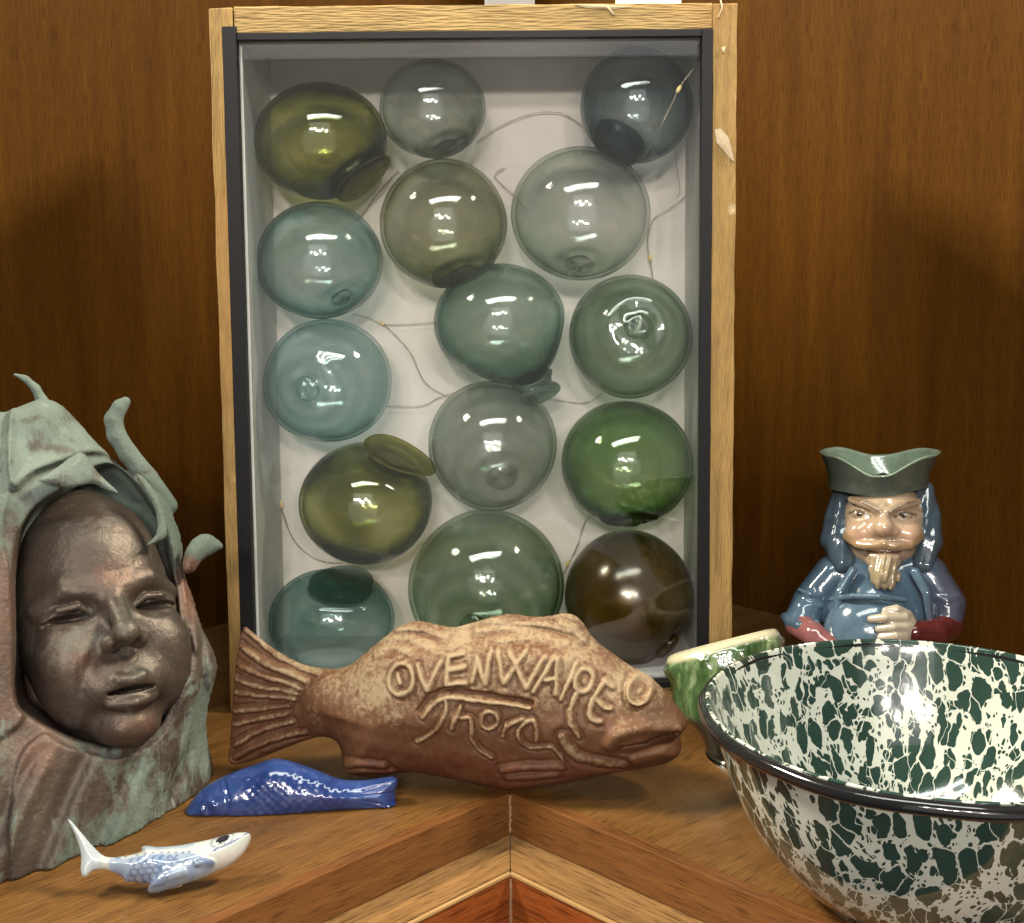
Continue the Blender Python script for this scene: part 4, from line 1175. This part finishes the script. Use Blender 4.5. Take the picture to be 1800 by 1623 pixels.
# ------------------------------------------------------------------ figural jug of a man in a cocked hat
TB = Frame(1545, 960, 0.135)
toby = empty('character_jug', tuple(np.append(TB.w(np.array([1545, 1000, 0.0]))[:2], 0.0)))
tag(toby, 'glazed pottery jug shaped as a bearded man in a dark cocked hat and blue coat', 'character jug')
def pot(name, fn_cols=True, rough=0.13):
    t = NT(name); v = t.coord()
    base = t.attr('paint', 'Color')
    n = t.noise(v, 130, 4, 0.6)
    c = t.mix(t.math('MULTIPLY', n, 0.45), base, (0.02, 0.02, 0.02), 'MIX')
    c = t.mix(0.8, base, t.mix(t.ramp(n, [(0.3, 0.72), (0.7, 1.12)]), (0, 0, 0), base, 'MIX'), 'MIX')
    return t.pbr(c, rough, normal=t.bump(t.noise(v, 90, 3), 0.2, 0.0008), coat=0.35, coat_rough=0.06)
M_pot = pot('hand_painted_glaze')
def paint(col, var=0.0):
    def f(P):
        c = np.tile(np.array(col, float), (len(P[0]), 1))
        return {'paint': np.clip(c, 0, 1)}
    return f
# head
def f_head(P):
    f = ell(P, (1552, 922, 0), (75, 84, 67))
    f = smin(f, ell(P, (1512, 938, 42), (28, 24, 24)), 12)
    f = smin(f, ell(P, (1594, 940, 40), (27, 24, 24)), 12)
    f = smin(f, ell(P, (1553, 984, 44), (30, 24, 26)), 14)
    f = smin(f, cap(P, (1551, 896, 62), (1553, 925, 73), 8, 11), 8)
    f = smin(f, ell(P, (1553, 929, 72), (18, 15, 17)), 7)
    f = smin(f, ell(P, (1537, 934, 62), (10, 9, 10)), 6)
    f = smin(f, ell(P, (1570, 935, 62), (10, 9, 10)), 6)
    f = smin(f, chain(P, [(1496, 879, 46), (1518, 886, 60), (1544, 900, 68)], [6, 8, 7]), 6)
    f = smin(f, chain(P, [(1612, 884, 44), (1590, 889, 59), (1564, 901, 68)], [6, 8, 7]), 6)
    f = smax(f, -ell(P, (1511, 904, 66), (19, 8, 10)), 5)
    f = smax(f, -ell(P, (1590, 907, 65), (19, 8, 10)), 5)
    f = smin(f, ell(P, (1511, 904, 52), (13, 8, 9)), 3)
    f = smin(f, ell(P, (1589, 907, 52), (13, 8, 9)), 3)
    f = smin(f, chain(P, [(1486, 944, 44), (1508, 958, 58), (1535, 960, 69), (1553, 956, 72)], [4, 7, 9, 7]), 5)
    f = smin(f, chain(P, [(1618, 944, 42), (1598, 959, 56), (1572, 961, 68), (1553, 956, 72)], [4, 7, 9, 7]), 5)
    f = smax(f, -chain(P, [(1525, 968, 74), (1553, 972, 80), (1582, 969, 74)], [3, 5, 3]), 4)
    f = smin(f, chain(P, [(1532, 977, 60), (1553, 980, 66), (1576, 978, 60)], [5, 7, 5]), 4)
    f = smin(f, ell(P, (1553, 1000, -5), (42, 50, 38)), 14)
    return f
def c_head(P):
    u, v_, w = P
    c = np.tile(np.array([0.35, 0.265, 0.185]), (len(u), 1))
    def blend(m, col): 
        nonlocal c
        c = c + (np.array(col) - c) * np.clip(m, 0, 1)[:, None]
    g = lambda cx_, cy_, sx_, sy_: np.exp(-(((u - cx_) / sx_) ** 2 + ((v_ - cy_) / sy_) ** 2))
    blend(0.55 * (g(1512, 940, 22, 16) + g(1594, 942, 22, 16)), (0.38, 0.19, 0.125))
    blend(0.35 * g(1553, 934, 14, 9), (0.50, 0.24, 0.14))
    br = np.minimum(line2d(u, v_, [(1496, 876), (1518, 884), (1546, 902)]), line2d(u, v_, [(1612, 881), (1590, 887), (1562, 903)]))
    blend(0.85 * np.exp(-(br / 4.5) ** 2) * (w > 20), (0.09, 0.055, 0.03))
    ey = np.minimum(line2d(u, v_, [(1494, 902), (1511, 899), (1530, 909)]), line2d(u, v_, [(1572, 910), (1588, 902), (1608, 906)]))
    blend(0.8 * np.exp(-(ey / 2.6) ** 2) * (w > 20), (0.05, 0.03, 0.02))
    pu = np.minimum(np.hypot((u - 1511), (v_ - 904)), np.hypot(u - 1587, v_ - 907))
    blend(0.95 * (pu < 5.2) * (w > 20), (0.025, 0.02, 0.015))
    mo = np.minimum(line2d(u, v_, [(1484, 942), (1506, 958), (1535, 961), (1553, 957)]), line2d(u, v_, [(1620, 942), (1600, 959), (1572, 962), (1553, 957)]))
    blend(0.75 * np.exp(-(mo / 6) ** 2) * (w > 20), (0.22, 0.125, 0.055))
    mm = line2d(u, v_, [(1525, 969), (1553, 972), (1582, 970)])
    blend(0.9 * np.exp(-(mm / 2.6) ** 2) * (w > 20), (0.10, 0.03, 0.02))
    wr = np.minimum(line2d(u, v_, [(1484, 912), (1500, 920), (1525, 918)]), line2d(u, v_, [(1618, 914), (1604, 922), (1580, 920)]))
    blend(0.3 * np.exp(-(wr / 2.5) ** 2) * (w > 20), (0.22, 0.12, 0.07))
    return {'paint': c}
sculpt('head', TB, f_head, (1470, 828, -75), (1634, 1060, 100), 1.8, M_pot, toby, c_head)
def f_beard(P):
    f = chain(P, [(1553, 990, 52), (1552, 1008, 66), (1555, 1026, 70)], [24, 19, 9])
    for (x, y, w, r) in ((1538, 1002, 64, 10), (1568, 1004, 64, 10), (1544, 1020, 74, 9), (1566, 1022, 72, 9), (1553, 1010, 80, 8), (1536, 1014, 66, 7), (1575, 1012, 62, 7)):
        f = smin(f, ell(P, (x, y, w), (r, r * 1.5, r)), 4)
    f = f + 1.6 * np.sin(P[0] * 0.55 + 0.12 * P[1]) * 0.8
    return f
sculpt('beard', TB, f_beard, (1510, 960, 20), (1598, 1056, 100), 1.8, M_pot, toby, paint((0.25, 0.20, 0.125)))
# hair / collar falls
def f_falls(P):
    f = chain(P, [(1484, 862, -12), (1474, 915, 4), (1470, 950, 12), (1482, 990, 26)], [22, 26, 28, 20], 6)
    g = chain(P, [(1622, 866, -12), (1628, 915, 0), (1630, 952, 8), (1620, 992, 22)], [22, 25, 26, 20], 6)
    f = np.minimum(f, g)
    f = smin(f, ell(P, (1552, 915, -38), (84, 86, 52)), 12)
    return f + 1.2 * np.sin(P[0] * 0.28 + P[1] * 0.05)
sculpt('hair', TB, f_falls, (1420, 820, -100), (1690, 1016, 66), 2.4, M_pot, toby, paint((0.045, 0.068, 0.088)))
# coat with arms
def f_coat(P):
    f = ell(P, (1546, 1092, -8), (104, 112, 80))
    f = smin(f, chain(P, [(1470, 1006, -2), (1545, 992, -14), (1625, 1008, -2)], [34, 44, 34]), 18)
    f = smin(f, chain(P, [(1462, 1010, 2), (1424, 1058, 10), (1408, 1092, 30)], [33, 33, 30]), 10)
    f = smin(f, chain(P, [(1632, 1012, 2), (1662, 1060, 10), (1660, 1090, 30)], [33, 33, 28]), 10)
    for L, a_ in (([(1404, 1036, 36), (1424, 1044, 42), (1448, 1046, 32)], 4), ([(1400, 1060, 38), (1420, 1066, 44), (1446, 1064, 40)], 4), ([(1640, 1046, 36), (1660, 1052, 42), (1680, 1046, 28)], 4)):
        f = smin(f, chain(P, L, [3, 5, 3]), 7)
    f = smin(f, chain(P, [(1378, 1084, 34), (1408, 1098, 62), (1438, 1092, 62)], [7, 9, 6]), 6)   # cuff edge
    f = smin(f, chain(P, [(1500, 1002, 52), (1478, 1040, 66), (1470, 1090, 66)], [8, 9, 6]), 6)   # lapel
    f = smin(f, chain(P, [(1606, 1004, 50), (1626, 1040, 60), (1632, 1085, 56)], [8, 9, 6]), 6)
    f = f + 1.2 * pnoise(P, 0.07, 4)
    return f
def c_coat(P):
    u, v_, w = P
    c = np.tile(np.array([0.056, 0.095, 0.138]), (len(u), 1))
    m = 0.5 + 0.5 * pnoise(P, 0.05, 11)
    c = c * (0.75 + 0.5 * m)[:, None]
    r = sstep(1600, 1660, u + 8 * pnoise(P, 0.08, 12))  # right arm darkened, partly shade painted into the coat colour
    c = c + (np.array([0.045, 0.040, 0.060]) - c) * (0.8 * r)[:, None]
    return {'paint': c}
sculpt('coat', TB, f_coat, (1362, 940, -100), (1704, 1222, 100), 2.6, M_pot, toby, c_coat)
def f_sleeve(P):
    f = chain(P, [(1404, 1096, 36), (1432, 1112, 66), (1478, 1140, 84)], [24, 21, 17], 5)
    return f
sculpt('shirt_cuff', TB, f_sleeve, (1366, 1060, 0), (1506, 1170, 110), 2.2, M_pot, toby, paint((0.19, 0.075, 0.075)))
def f_sleeve2(P):
    return chain(P, [(1664, 1096, 34), (1640, 1106, 66), (1604, 1104, 90)], [24, 23, 20], 5)
sculpt('shirt_cuff', TB, f_sleeve2, (1570, 1060, 0), (1702, 1150, 122), 2.2, M_pot, toby, paint((0.065, 0.012, 0.012)))  # dark red cuff, some of its darkness is shade put into the colour
def f_mug(P):
    f = ell(P, (1524, 1112, 48), (76, 76, 52))
    f = smax(f, -(P[1] - 1046 - 0.10 * np.abs(P[0] - 1524) * 0), 8)
    f = smin(f, chain(P, [(1462, 1052, 60), (1500, 1045, 88), (1545, 1045, 90), (1590, 1052, 66)], [4, 6, 6, 4]), 6)
    return f
sculpt('tankard', TB, f_mug, (1440, 1030, -10), (1610, 1196, 112), 2.2, M_pot, toby, paint((0.066, 0.110, 0.155)))
def f_hand(P):
    f = ell(P, (1583, 1096, 92), (27, 31, 22))
    for i, (y, x0) in enumerate(((1078, 1532), (1094, 1545), (1108, 1548), (1121, 1552))):
        f = smin(f, chain(P, [(1588, y + 1, 106), (x0 + 24, y + 1, 118), (x0, y + 4, 112)], [9, 8.5, 7]), 3)
    f = smin(f, chain(P, [(1592, 1076, 96), (1574, 1066, 108), (1556, 1068, 112)], [10, 9, 7]), 3)
    return f
sculpt('hand', TB, f_hand, (1518, 1046, 56), (1620, 1142, 140), 1.6, M_pot, toby, paint((0.34, 0.295, 0.225)))
def f_low(P):
    f = ell(P, (1546, 1190, 0), (112, 130, 92))
    f = smin(f, ell(P, (1490, 1230, 55), (46, 60, 46)), 14)
    f = smin(f, ell(P, (1600, 1230, 55), (46, 60, 46)), 14)
    z = TB.z(P)
    return smax(f, -(z - 1.5), 3)
sculpt('breeches', TB, f_low, (1420, 1100, -130), (1672, 1420, 130), 3.2, M_pot, toby, paint((0.06, 0.035, 0.02)))
def f_base(P):
    z = TB.z(P); zc = 14.0
    # squat oval plinth in shelf coordinates
    f = np.sqrt(((P[0] - 1546) / 122) ** 2 + ((P[2] - 0.30 * (P[1] - 1200) + 6) / 104) ** 2) * 104 - 104
    return smax(smax(f, z - 24, 6), -z, 1)
sculpt('plinth', TB, f_base, (1412, 1120, -150), (1680, 1440, 170), 3.4, M_pot, toby, paint((0.035, 0.05, 0.028)))
# cocked hat: one folded sheet, brim turned up at two sides, dipping in front
nt, ns = 96, 22
Vh = []; sec = []
for side in (0, 1):
    for i in range(ns + 1):
        s_ = i / ns if side == 0 else 1 - i / ns
        for k in range(nt):
            th = 2 * math.pi * k / nt                       # 0 = right, 90 = front
            cu, cw = math.cos(th), math.sin(th)
            peak = float(sstep(0.10, 0.80, abs(cu)))
            back = max(0.0, -cw)
            rise = 38 * (1 - peak) + 66 * peak + (14 * back) * (1 - peak)
            ru = 86 + (4 + 19 * peak) * s_ ** 1.8; rw_ = 66 + 16 * s_ ** 1.3
            inset = 0 if side == 0 else 5.0
            u = 1546 + (ru - inset) * cu + (6 if cu < 0 else 0) * peak * (s_ - 1)
            w = -6 + (rw_ - inset) * cw
            vb = 862 - 6 * peak
            v_ = vb - rise * s_ + (5 * peak * s_ if cu > 0 else 0)
            if side == 1 and s_ < 1: v_ += 1.0
            Vh.append((u, v_ + 0.21 * (w), w))
rows = 2 * (ns + 1); Fh = []
for i in range(rows - 1):
    for k in range(nt):
        l = (k + 1) % nt
        Fh.append((i * nt + k, i * nt + l, (i + 1) * nt + l, (i + 1) * nt + k))
Vh.append((1546, 858, -6)); Fh2 = [tuple(f) for f in Fh] + [((rows - 1) * nt + k, (rows - 1) * nt + (k + 1) % nt, len(Vh) - 1) for k in range(nt)]
hc = []
for idx in range(len(Vh)):
    row = idx // nt
    if row > ns: hc.append((0.16, 0.22, 0.16))
    else: hc.append((0.050, 0.062, 0.050))
    if ns - 1 <= row <= ns + 2: hc[-1] = (0.20, 0.27, 0.20)
ho = mesh_obj('hat', TB.w(np.array(Vh)), Fh2, M_pot, toby, True, {'paint': np.array(hc)})
# ------------------------------------------------------------------ bronze child's head in a hood of leaves
HF = Frame(185, 1085, -0.005)
head = empty('bronze_head', tuple(np.append(HF.w(np.array([120.0, 1085, -40.0]))[:2], 0.0)))
tag(head, "dark bronze child's face in a verdigris leaf hood, standing beside the cobalt fish", 'sculpture')
def bronze(name, patina_gain):
    t = NT(name); v = t.coord()
    n1 = t.noise(v, 34, 6, 0.62, 0.5); n2 = t.noise(t.coord((1, 1, 0.35)), 120, 5, 0.7, 0.8); n3 = t.noise(v, 14, 3, 0.5)
    br = t.mix(t.ramp(n1, [(0.3, 0.0), (0.7, 1.0)]), (0.036, 0.027, 0.021), (0.082, 0.063, 0.050))
    br = t.mix(t.math('MULTIPLY', t.attr('copper'), t.ramp(n2, [(0.35, 0.25), (0.6, 1.0)])), br, (0.23, 0.100, 0.062))
    pf = t.math('ADD', t.attr('pat'), t.math('ADD', t.math('MULTIPLY', t.math('SUBTRACT', n1, 0.5), 2.2), t.math('MULTIPLY', t.math('SUBTRACT', n2, 0.5), 1.5)))
    pm = t.ramp(pf, [(0.36, 0.0), (0.74, 1.0)])
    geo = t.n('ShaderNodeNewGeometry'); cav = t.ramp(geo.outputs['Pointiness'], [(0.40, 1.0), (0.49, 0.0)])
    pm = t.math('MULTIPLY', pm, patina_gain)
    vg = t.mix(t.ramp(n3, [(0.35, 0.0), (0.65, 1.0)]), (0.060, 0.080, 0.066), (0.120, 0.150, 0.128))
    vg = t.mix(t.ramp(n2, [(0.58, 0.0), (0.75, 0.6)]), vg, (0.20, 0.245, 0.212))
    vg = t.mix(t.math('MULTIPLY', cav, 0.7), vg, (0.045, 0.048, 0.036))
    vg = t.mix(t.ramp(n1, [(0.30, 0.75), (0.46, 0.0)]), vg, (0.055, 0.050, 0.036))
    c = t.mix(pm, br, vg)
    met = t.math('MULTIPLY', t.math('SUBTRACT', 1.0, pm), 0.5 if patina_gain < 0.9 else 0.28)
    ro = t.math('ADD', 0.40 if patina_gain < 0.9 else 0.5, t.math('ADD', t.math('MULTIPLY', pm, 0.4), t.math('MULTIPLY', n2, 0.12)))
    h = t.math('ADD', t.math('MULTIPLY', n2, 0.6), t.noise(v, 260, 3, 0.6))
    return t.pbr(c, ro, metal=met, spec=0.4, normal=t.bump(h, 0.42 if patina_gain < 0.9 else 0.75, 0.0011))
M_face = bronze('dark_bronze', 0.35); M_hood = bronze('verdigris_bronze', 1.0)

# face axes: roll to the left, turned to the right, chin up
def rotm(ax, a_):
    return np.array(Matrix.Rotation(a_, 3, ax))
# local face coords: a right, b up, c out.  picture coords: u right, -v up, w out
RM = rotm('Z', R(9)) @ rotm('Y', R(15)) @ rotm('X', R(-9))
FC = np.array([176.0, 1088.0, 8.0])
def face_local(P):
    q = [P[0] - FC[0], -(P[1] - FC[1]), P[2] - FC[2]]
    return [RM[0, i] * q[0] + RM[1, i] * q[1] + RM[2, i] * q[2] for i in range(3)]
def f_face(P):
    L = face_local(P)
    f = ell(L, (0, 10, -25), (146, 232, 138))
    f = smin(f, ell(L, (0, 105, 30), (105, 95, 78)), 40)                 # forehead
    for s in (-1, 1):
        f = smin(f, ell(L, (s * 78, -66, 60), (58, 60, 50)), 32)          # cheeks
        f = smin(f, ell(L, (s * 78, -116, 30), (52, 62, 54)), 32)
        f = smin(f, chain(L, [(s * 22, 34, 103), (s * 74, 44, 92), (s * 122, 22, 52)], [10, 13, 10]), 24)   # brow
        f = smax(f, -ell(L, (s * 80, 0, 120), (54, 24, 40)), 12)          # socket
        f = smin(f, ell(L, (s * 80, -4, 64), (44, 26, 28)), 6)            # eyeball
        f = smin(f, chain(L, [(s * 36, -4, 88), (s * 60, 11, 98), (s * 92, 10, 89), (s * 122, -8, 58)], [4, 6, 6, 4]), 4)     # upper lid
        f = smin(f, chain(L, [(s * 38, -12, 86), (s * 66, -22, 93), (s * 96, -20, 83), (s * 120, -10, 58)], [3, 5, 5, 3]), 6)    # lower lid
        f = smax(f, -chain(L, [(s * 40, -6, 98), (s * 66, -5, 105), (s * 94, -6, 96), (s * 118, -9, 72)], [3.0, 5.5, 5.5, 3.0]), 3)   # slit
        f = smax(f, -ell(L, (s * 80, -6, 92), (40, 6.5, 22)), 2.5)
    f = smin(f, chain(L, [(0, 36, 96), (0, 2, 114), (0, -46, 146)], [14, 16, 19]), 20)     # nose
    f = smin(f, ell(L, (0, -54, 148), (25, 21, 22)), 10)
    for s in (-1, 1):
        f = smin(f, ell(L, (s * 26, -63, 126), (17, 15, 19)), 12)
        f = smax(f, -ell(L, (s * 15, -74, 146), (10, 9, 16)), 4)
        f = smax(f, -chain(L, [(s * 46, -64, 120), (s * 72, -98, 110), (s * 80, -130, 98)], [2, 3, 2]), 16)   # fold beside the nose
    f = smin(f, ell(L, (0, -128, 74), (72, 44, 46)), 22)
    f = smax(f, -chain(L, [(0, -90, 140), (0, -112, 134)], [5, 6]), 7)     # philtrum
    f = smin(f, chain(L, [(-46, -138, 96), (-20, -124, 117), (0, -128, 120), (20, -124, 117), (46, -138, 96)], [6, 10, 9, 10, 6]), 7)
    f = smin(f, chain(L, [(-40, -158, 96), (0, -166, 112), (40, -158, 96)], [7, 12, 7]), 7)
    f = smax(f, -ell(L, (0, -143, 112), (44, 5.5, 34)), 3)   # parted lips
    f = smin(f, ell(L, (0, -196, 44), (56, 34, 50)), 30)                  # chin
    f = smax(f, -chain(L, [(-26, -180, 116), (26, -180, 116)], [6, 6]), 10)
    f = f + 1.3 * pnoise(P, 0.045, 2) + 0.8 * pnoise(P, 0.13, 3)
    return f
def c_face(P):
    L = face_local(P)
    pat = 0.16 + 0.35 * np.exp(-(((L[0] + 62) / 55) ** 2 + ((L[1] + 46) / 26) ** 2)) + 0.45 * np.exp(-((L[0] / 20) ** 2 + ((L[1] + 6) / 52) ** 2)) + 0.22 * np.exp(-(((L[0] - 75) / 26) ** 2 + ((L[1] + 25) / 22) ** 2))
    cop = 0.30 * np.exp(-(((L[0] + 70) / 34) ** 2 + ((L[1] + 78) / 34) ** 2)) + 0.32 * np.exp(-(((L[0] - 10) / 46) ** 2 + ((L[1] + 205) / 26) ** 2)) + 0.28 * np.exp(-(((L[0] - 10) / 40) ** 2 + ((L[1] - 52) / 26) ** 2))
    return {'pat': np.clip(pat, 0, 1), 'copper': np.clip(cop, 0, 1)}
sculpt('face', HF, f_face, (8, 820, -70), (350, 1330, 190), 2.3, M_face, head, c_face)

HOOD = [(48, 704), (72, 694), (100, 700), (130, 725), (165, 765), (200, 798), (250, 835), (290, 866), (312, 905), (325, 950), (324, 990), (332, 1015), (346, 1055), (360, 1100), (383, 1150), (389, 1182), (377, 1228), (370, 1280), (378, 1330), (392, 1400), (380, 1500),
        (330, 1580), (100, 1620), (-100, 1600), (-165, 1480), (-172, 1300), (-170, 1050), (-145, 860), (-95, 770), (-35, 728), (8, 722), (28, 714)]
OPEN = [(42, 1215), (38, 1120), (34, 1010), (44, 945), (72, 898), (112, 866), (150, 830), (196, 806), (240, 838), (280, 898), (302, 960), (313, 1030), (317, 1100), (314, 1170), (300, 1236), (268, 1282), (222, 1300), (168, 1296), (112, 1274), (66, 1246)]
hood_poly = catmull(HOOD, 4, True); open_poly = catmull(OPEN, 4, True)
def shear(P):
    return P[2] + 0.50 * (P[0] - 110) * sstep(1180, 1440, P[1]) + 0.10 * (P[0] - 110)
def leaf(P, poly, wc, T, Rf, tu=0.0, tv=0.0):
    """a thick leaf plate: outline in the picture plane, its own depth, swelling and tilt"""
    pl_ = catmull(poly, 4, True)
    U2, V2 = P[0][:, :, 0], P[1][:, :, 0]
    e = -poly2d(U2, V2, pl_)[:, :, None]
    c = pl_.mean(0)
    w = P[2] - wc - tu * (P[0] - c[0]) - tv * (P[1] - c[1])
    f = np.abs(w) - T * dome(e, Rf)
    return np.where(e < 0, np.hypot(e, w), f * 0.7)
def f_hood(P):
    U2, V2 = P[0][:, :, 0], P[1][:, :, 0]
    e = -poly2d(U2, V2, hood_poly)[:, :, None]
    w = shear(P)
    T = 150.0 - 22 * sstep(950, 760, P[1])
    g = T * dome(e, 175.0)
    def raised(poly, amt, soft=7):
        d = poly2d(U2, V2, catmull(poly, 4, True))[:, :, None]
        return amt * sstep(soft, -soft, d), sstep(soft * 2, -soft * 2, d)
    # overlapping leaves, each a raised layer with a crisp edge
    a1, m1 = raised([(20, 705), (72, 680), (140, 715), (215, 795), (262, 842), (235, 818), (198, 795), (160, 797), (115, 818), (65, 842), (28, 866)], 20, 5)
    a2, m2 = raised([(-60, 715), (14, 716), (28, 730), (27, 800), (30, 868), (16, 950), (40, 1030), (54, 1120), (58, 1225), (30, 1270), (-70, 1280), (-110, 900)], 17, 5)
    a3, m3 = raised([(232, 822), (262, 838), (300, 872), (330, 930), (330, 1000), (306, 985), (288, 905), (262, 868)], 14, 4)
    a4, m4 = raised([(46, 1316), (84, 1278), (118, 1292), (165, 1312), (212, 1320), (262, 1302), (300, 1262), (326, 1190), (352, 1210), (330, 1300), (290, 1420), (240, 1560), (60, 1560), (36, 1420)], 14, 5)
    a5, m5 = raised([(320, 1000), (342, 1000), (352, 1060), (360, 1115), (344, 1150), (330, 1085)], 13, 4)
    a6, m6 = raised([(352, 1050), (376, 1100), (395, 1170), (384, 1240), (366, 1200), (360, 1120)], 10, 4)
    g = g + a1 + a2 + a3 + a4 + a5 + a6
    nz = pnoise((P[0], P[1], 0 * P[2]), 0.018, 41)
    low = sstep(1270, 1340, P[1])
    g = g + low * (8.0 * np.sin((P[0] + 0.62 * (P[1] - 1300)) / 15.0 + 2.2 * nz) + 4.0 * np.sin((P[0] + 0.5 * (P[1] - 1300)) / 7.0 + 3 * nz))
    g = g + (1 - low) * sstep(318, 332, P[0]) * 4.0 * np.sin(P[0] / 4.5 + P[1] / 60.0)
    g = g + m1 * (2.2 * np.sin((0.75 * P[0] + 0.62 * P[1]) / 9.0 + 2 * nz) + 6 * np.exp(-((P[1] - 0.34 * P[0] - 735) / 26) ** 2))
    g = g + m2 * 3.0 * np.sin(P[0] / 10.0 + P[1] / 90.0 + 2 * nz)
    # rolled lip of the cowl
    g = g + 9 * m1 * np.exp(-((poly2d(U2, V2, catmull([(28, 866), (65, 842), (115, 818), (160, 797), (198, 795), (235, 818), (262, 842), (262, 852), (235, 832), (198, 810), (160, 812), (115, 832), (65, 858), (28, 880)], 3, True))[:, :, None]) / 12) ** 2)
    f = np.abs(w + 35) - g
    f = np.where(e < 0, np.hypot(e, w + 35), f * 0.72)
    o = poly2d(U2, V2, open_poly)[:, :, None] - np.clip((w - 60) * 0.05, -10, 10)
    cut = smax(o, -(w + 40), 8)
    f = smax(f, -cut, 7)
    W0 = lambda u, v_, w_: (u, v_, w_ - 0.50 * (u - 110) * float(sstep(1180, 1440, np.float32(v_))) - 0.10 * (u - 110))
    add = lambda pts, rads, k: chain(P, [W0(*p) for p in pts], rads, 4)
    # drooping leaf over the forehead, temple leaf with curled tip, small leaf by the cheek
    f = smin(f, leaf(P, [(72, 858), (96, 838), (134, 808), (152, 808), (172, 838), (208, 874), (186, 869), (165, 860), (142, 864), (124, 869), (98, 864)], 124, 15, 26, -0.10, 0.25), 4)
    f = smin(f, leaf(P, [(236, 832), (262, 850), (284, 888), (294, 930), (286, 950), (254, 962), (274, 938), (270, 896), (248, 862)], 80, 13, 18, -0.25, 0.05), 4)
    f = smin(f, leaf(P, [(322, 1004), (328, 968), (344, 944), (370, 934), (400, 956), (382, 970), (358, 984), (342, 1004)], 24, 17, 26, -0.3, 0.0), 4)
    f = smin(f, leaf(P, [(44, 1312), (84, 1272), (108, 1296), (90, 1330), (56, 1332)], 124, 12, 18, -0.3, -0.2), 6)
    # right horn
    f = smin(f, add([(300, 880, -10), (262, 832, -8), (228, 790, -4), (206, 756, 0), (200, 728, 4), (212, 704, 10), (222, 694, 14)], [18, 21, 20, 18, 16, 13, 9], 0), 6)
    # left horn
    f = smin(f, add([(88, 718, -70), (70, 692, -66), (58, 668, -60), (40, 652, -54), (20, 646, -48)], [18, 12, 8, 6, 3], 0), 5)
    f = f + 2.6 * pnoise(P, 0.022, 6) + 1.3 * pnoise(P, 0.07, 7)
    z = HF.z(P)
    return smax(f, -(z - 1.0 - 0 * z), 2)
def c_hood(P):
    u, v_, w = P
    g = lambda cx_, cy_, sx_, sy_: np.exp(-(((u - cx_) / sx_) ** 2 + ((v_ - cy_) / sy_) ** 2))
    pat = 0.72 * sstep(1040, 880, v_) + 0.18
    pat = pat + 0.55 * g(360, 960, 50, 36) + 0.85 * g(365, 1300, 36, 80) + 0.40 * g(255, 1350, 60, 60) + 0.40 * g(200, 1420, 80, 50) + 0.45 * sstep(1390, 1470, v_) * sstep(60, 130, u) + 0.3 * g(330, 1200, 16, 40) + 0.28 * g(0, 1400, 60, 80)
    pat = pat - 0.5 * g(338, 1045, 18, 50) - 0.75 * g(150, 797, 70, 9) * 0.7 - 0.25 * g(20, 1120, 60, 130) - 0.4 * g(80, 1310, 50, 60) + 0.1 * pnoise(P, 0.03, 9)
    cop = 0.85 * g(340, 1035, 20, 52) + 0.40 * g(80, 1305, 34, 40) + 0.30 * g(10, 1060, 60, 90) + 0.25 * g(40, 1200, 50, 60)
    return {'pat': np.clip(pat, 0, 1.2), 'copper': np.clip(cop, 0, 1)}
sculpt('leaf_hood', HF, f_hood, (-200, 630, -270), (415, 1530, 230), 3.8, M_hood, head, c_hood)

# ------------------------------------------------------------------ scraps standing on the display box
t = NT('white_card'); M_card = t.pbr(t.mix(t.noise(t.coord(), 60, 3), (0.66, 0.68, 0.62), (0.76, 0.77, 0.72)), 0.7)
t = NT('grey_card'); M_grey = t.pbr(t.mix(t.noise(t.coord(), 60, 3), (0.16, 0.16, 0.17), (0.22, 0.22, 0.23)), 0.6)
p0, p1 = at_y(1087, 10, YB + 0.03), at_y(1194, 10, YB + 0.03)
cd1 = box('card', (p0[0], YB + 0.020, ZT + 0.0012), (p1[0], YB + 0.052, ZT + 0.026), M_card, None, 0.001)
tag(cd1, 'white card block lying on top of the display box', 'card')
p0, p1 = at_y(852, 10, YB + 0.05), at_y(940, 10, YB + 0.05)
cd2 = box('box_lid', (p0[0], YB + 0.05, ZT + 0.0012), (p1[0], YB + 0.085, ZT + 0.03), M_grey, None, 0.001)
tag(cd2, 'small grey block on top of the display box', 'box')
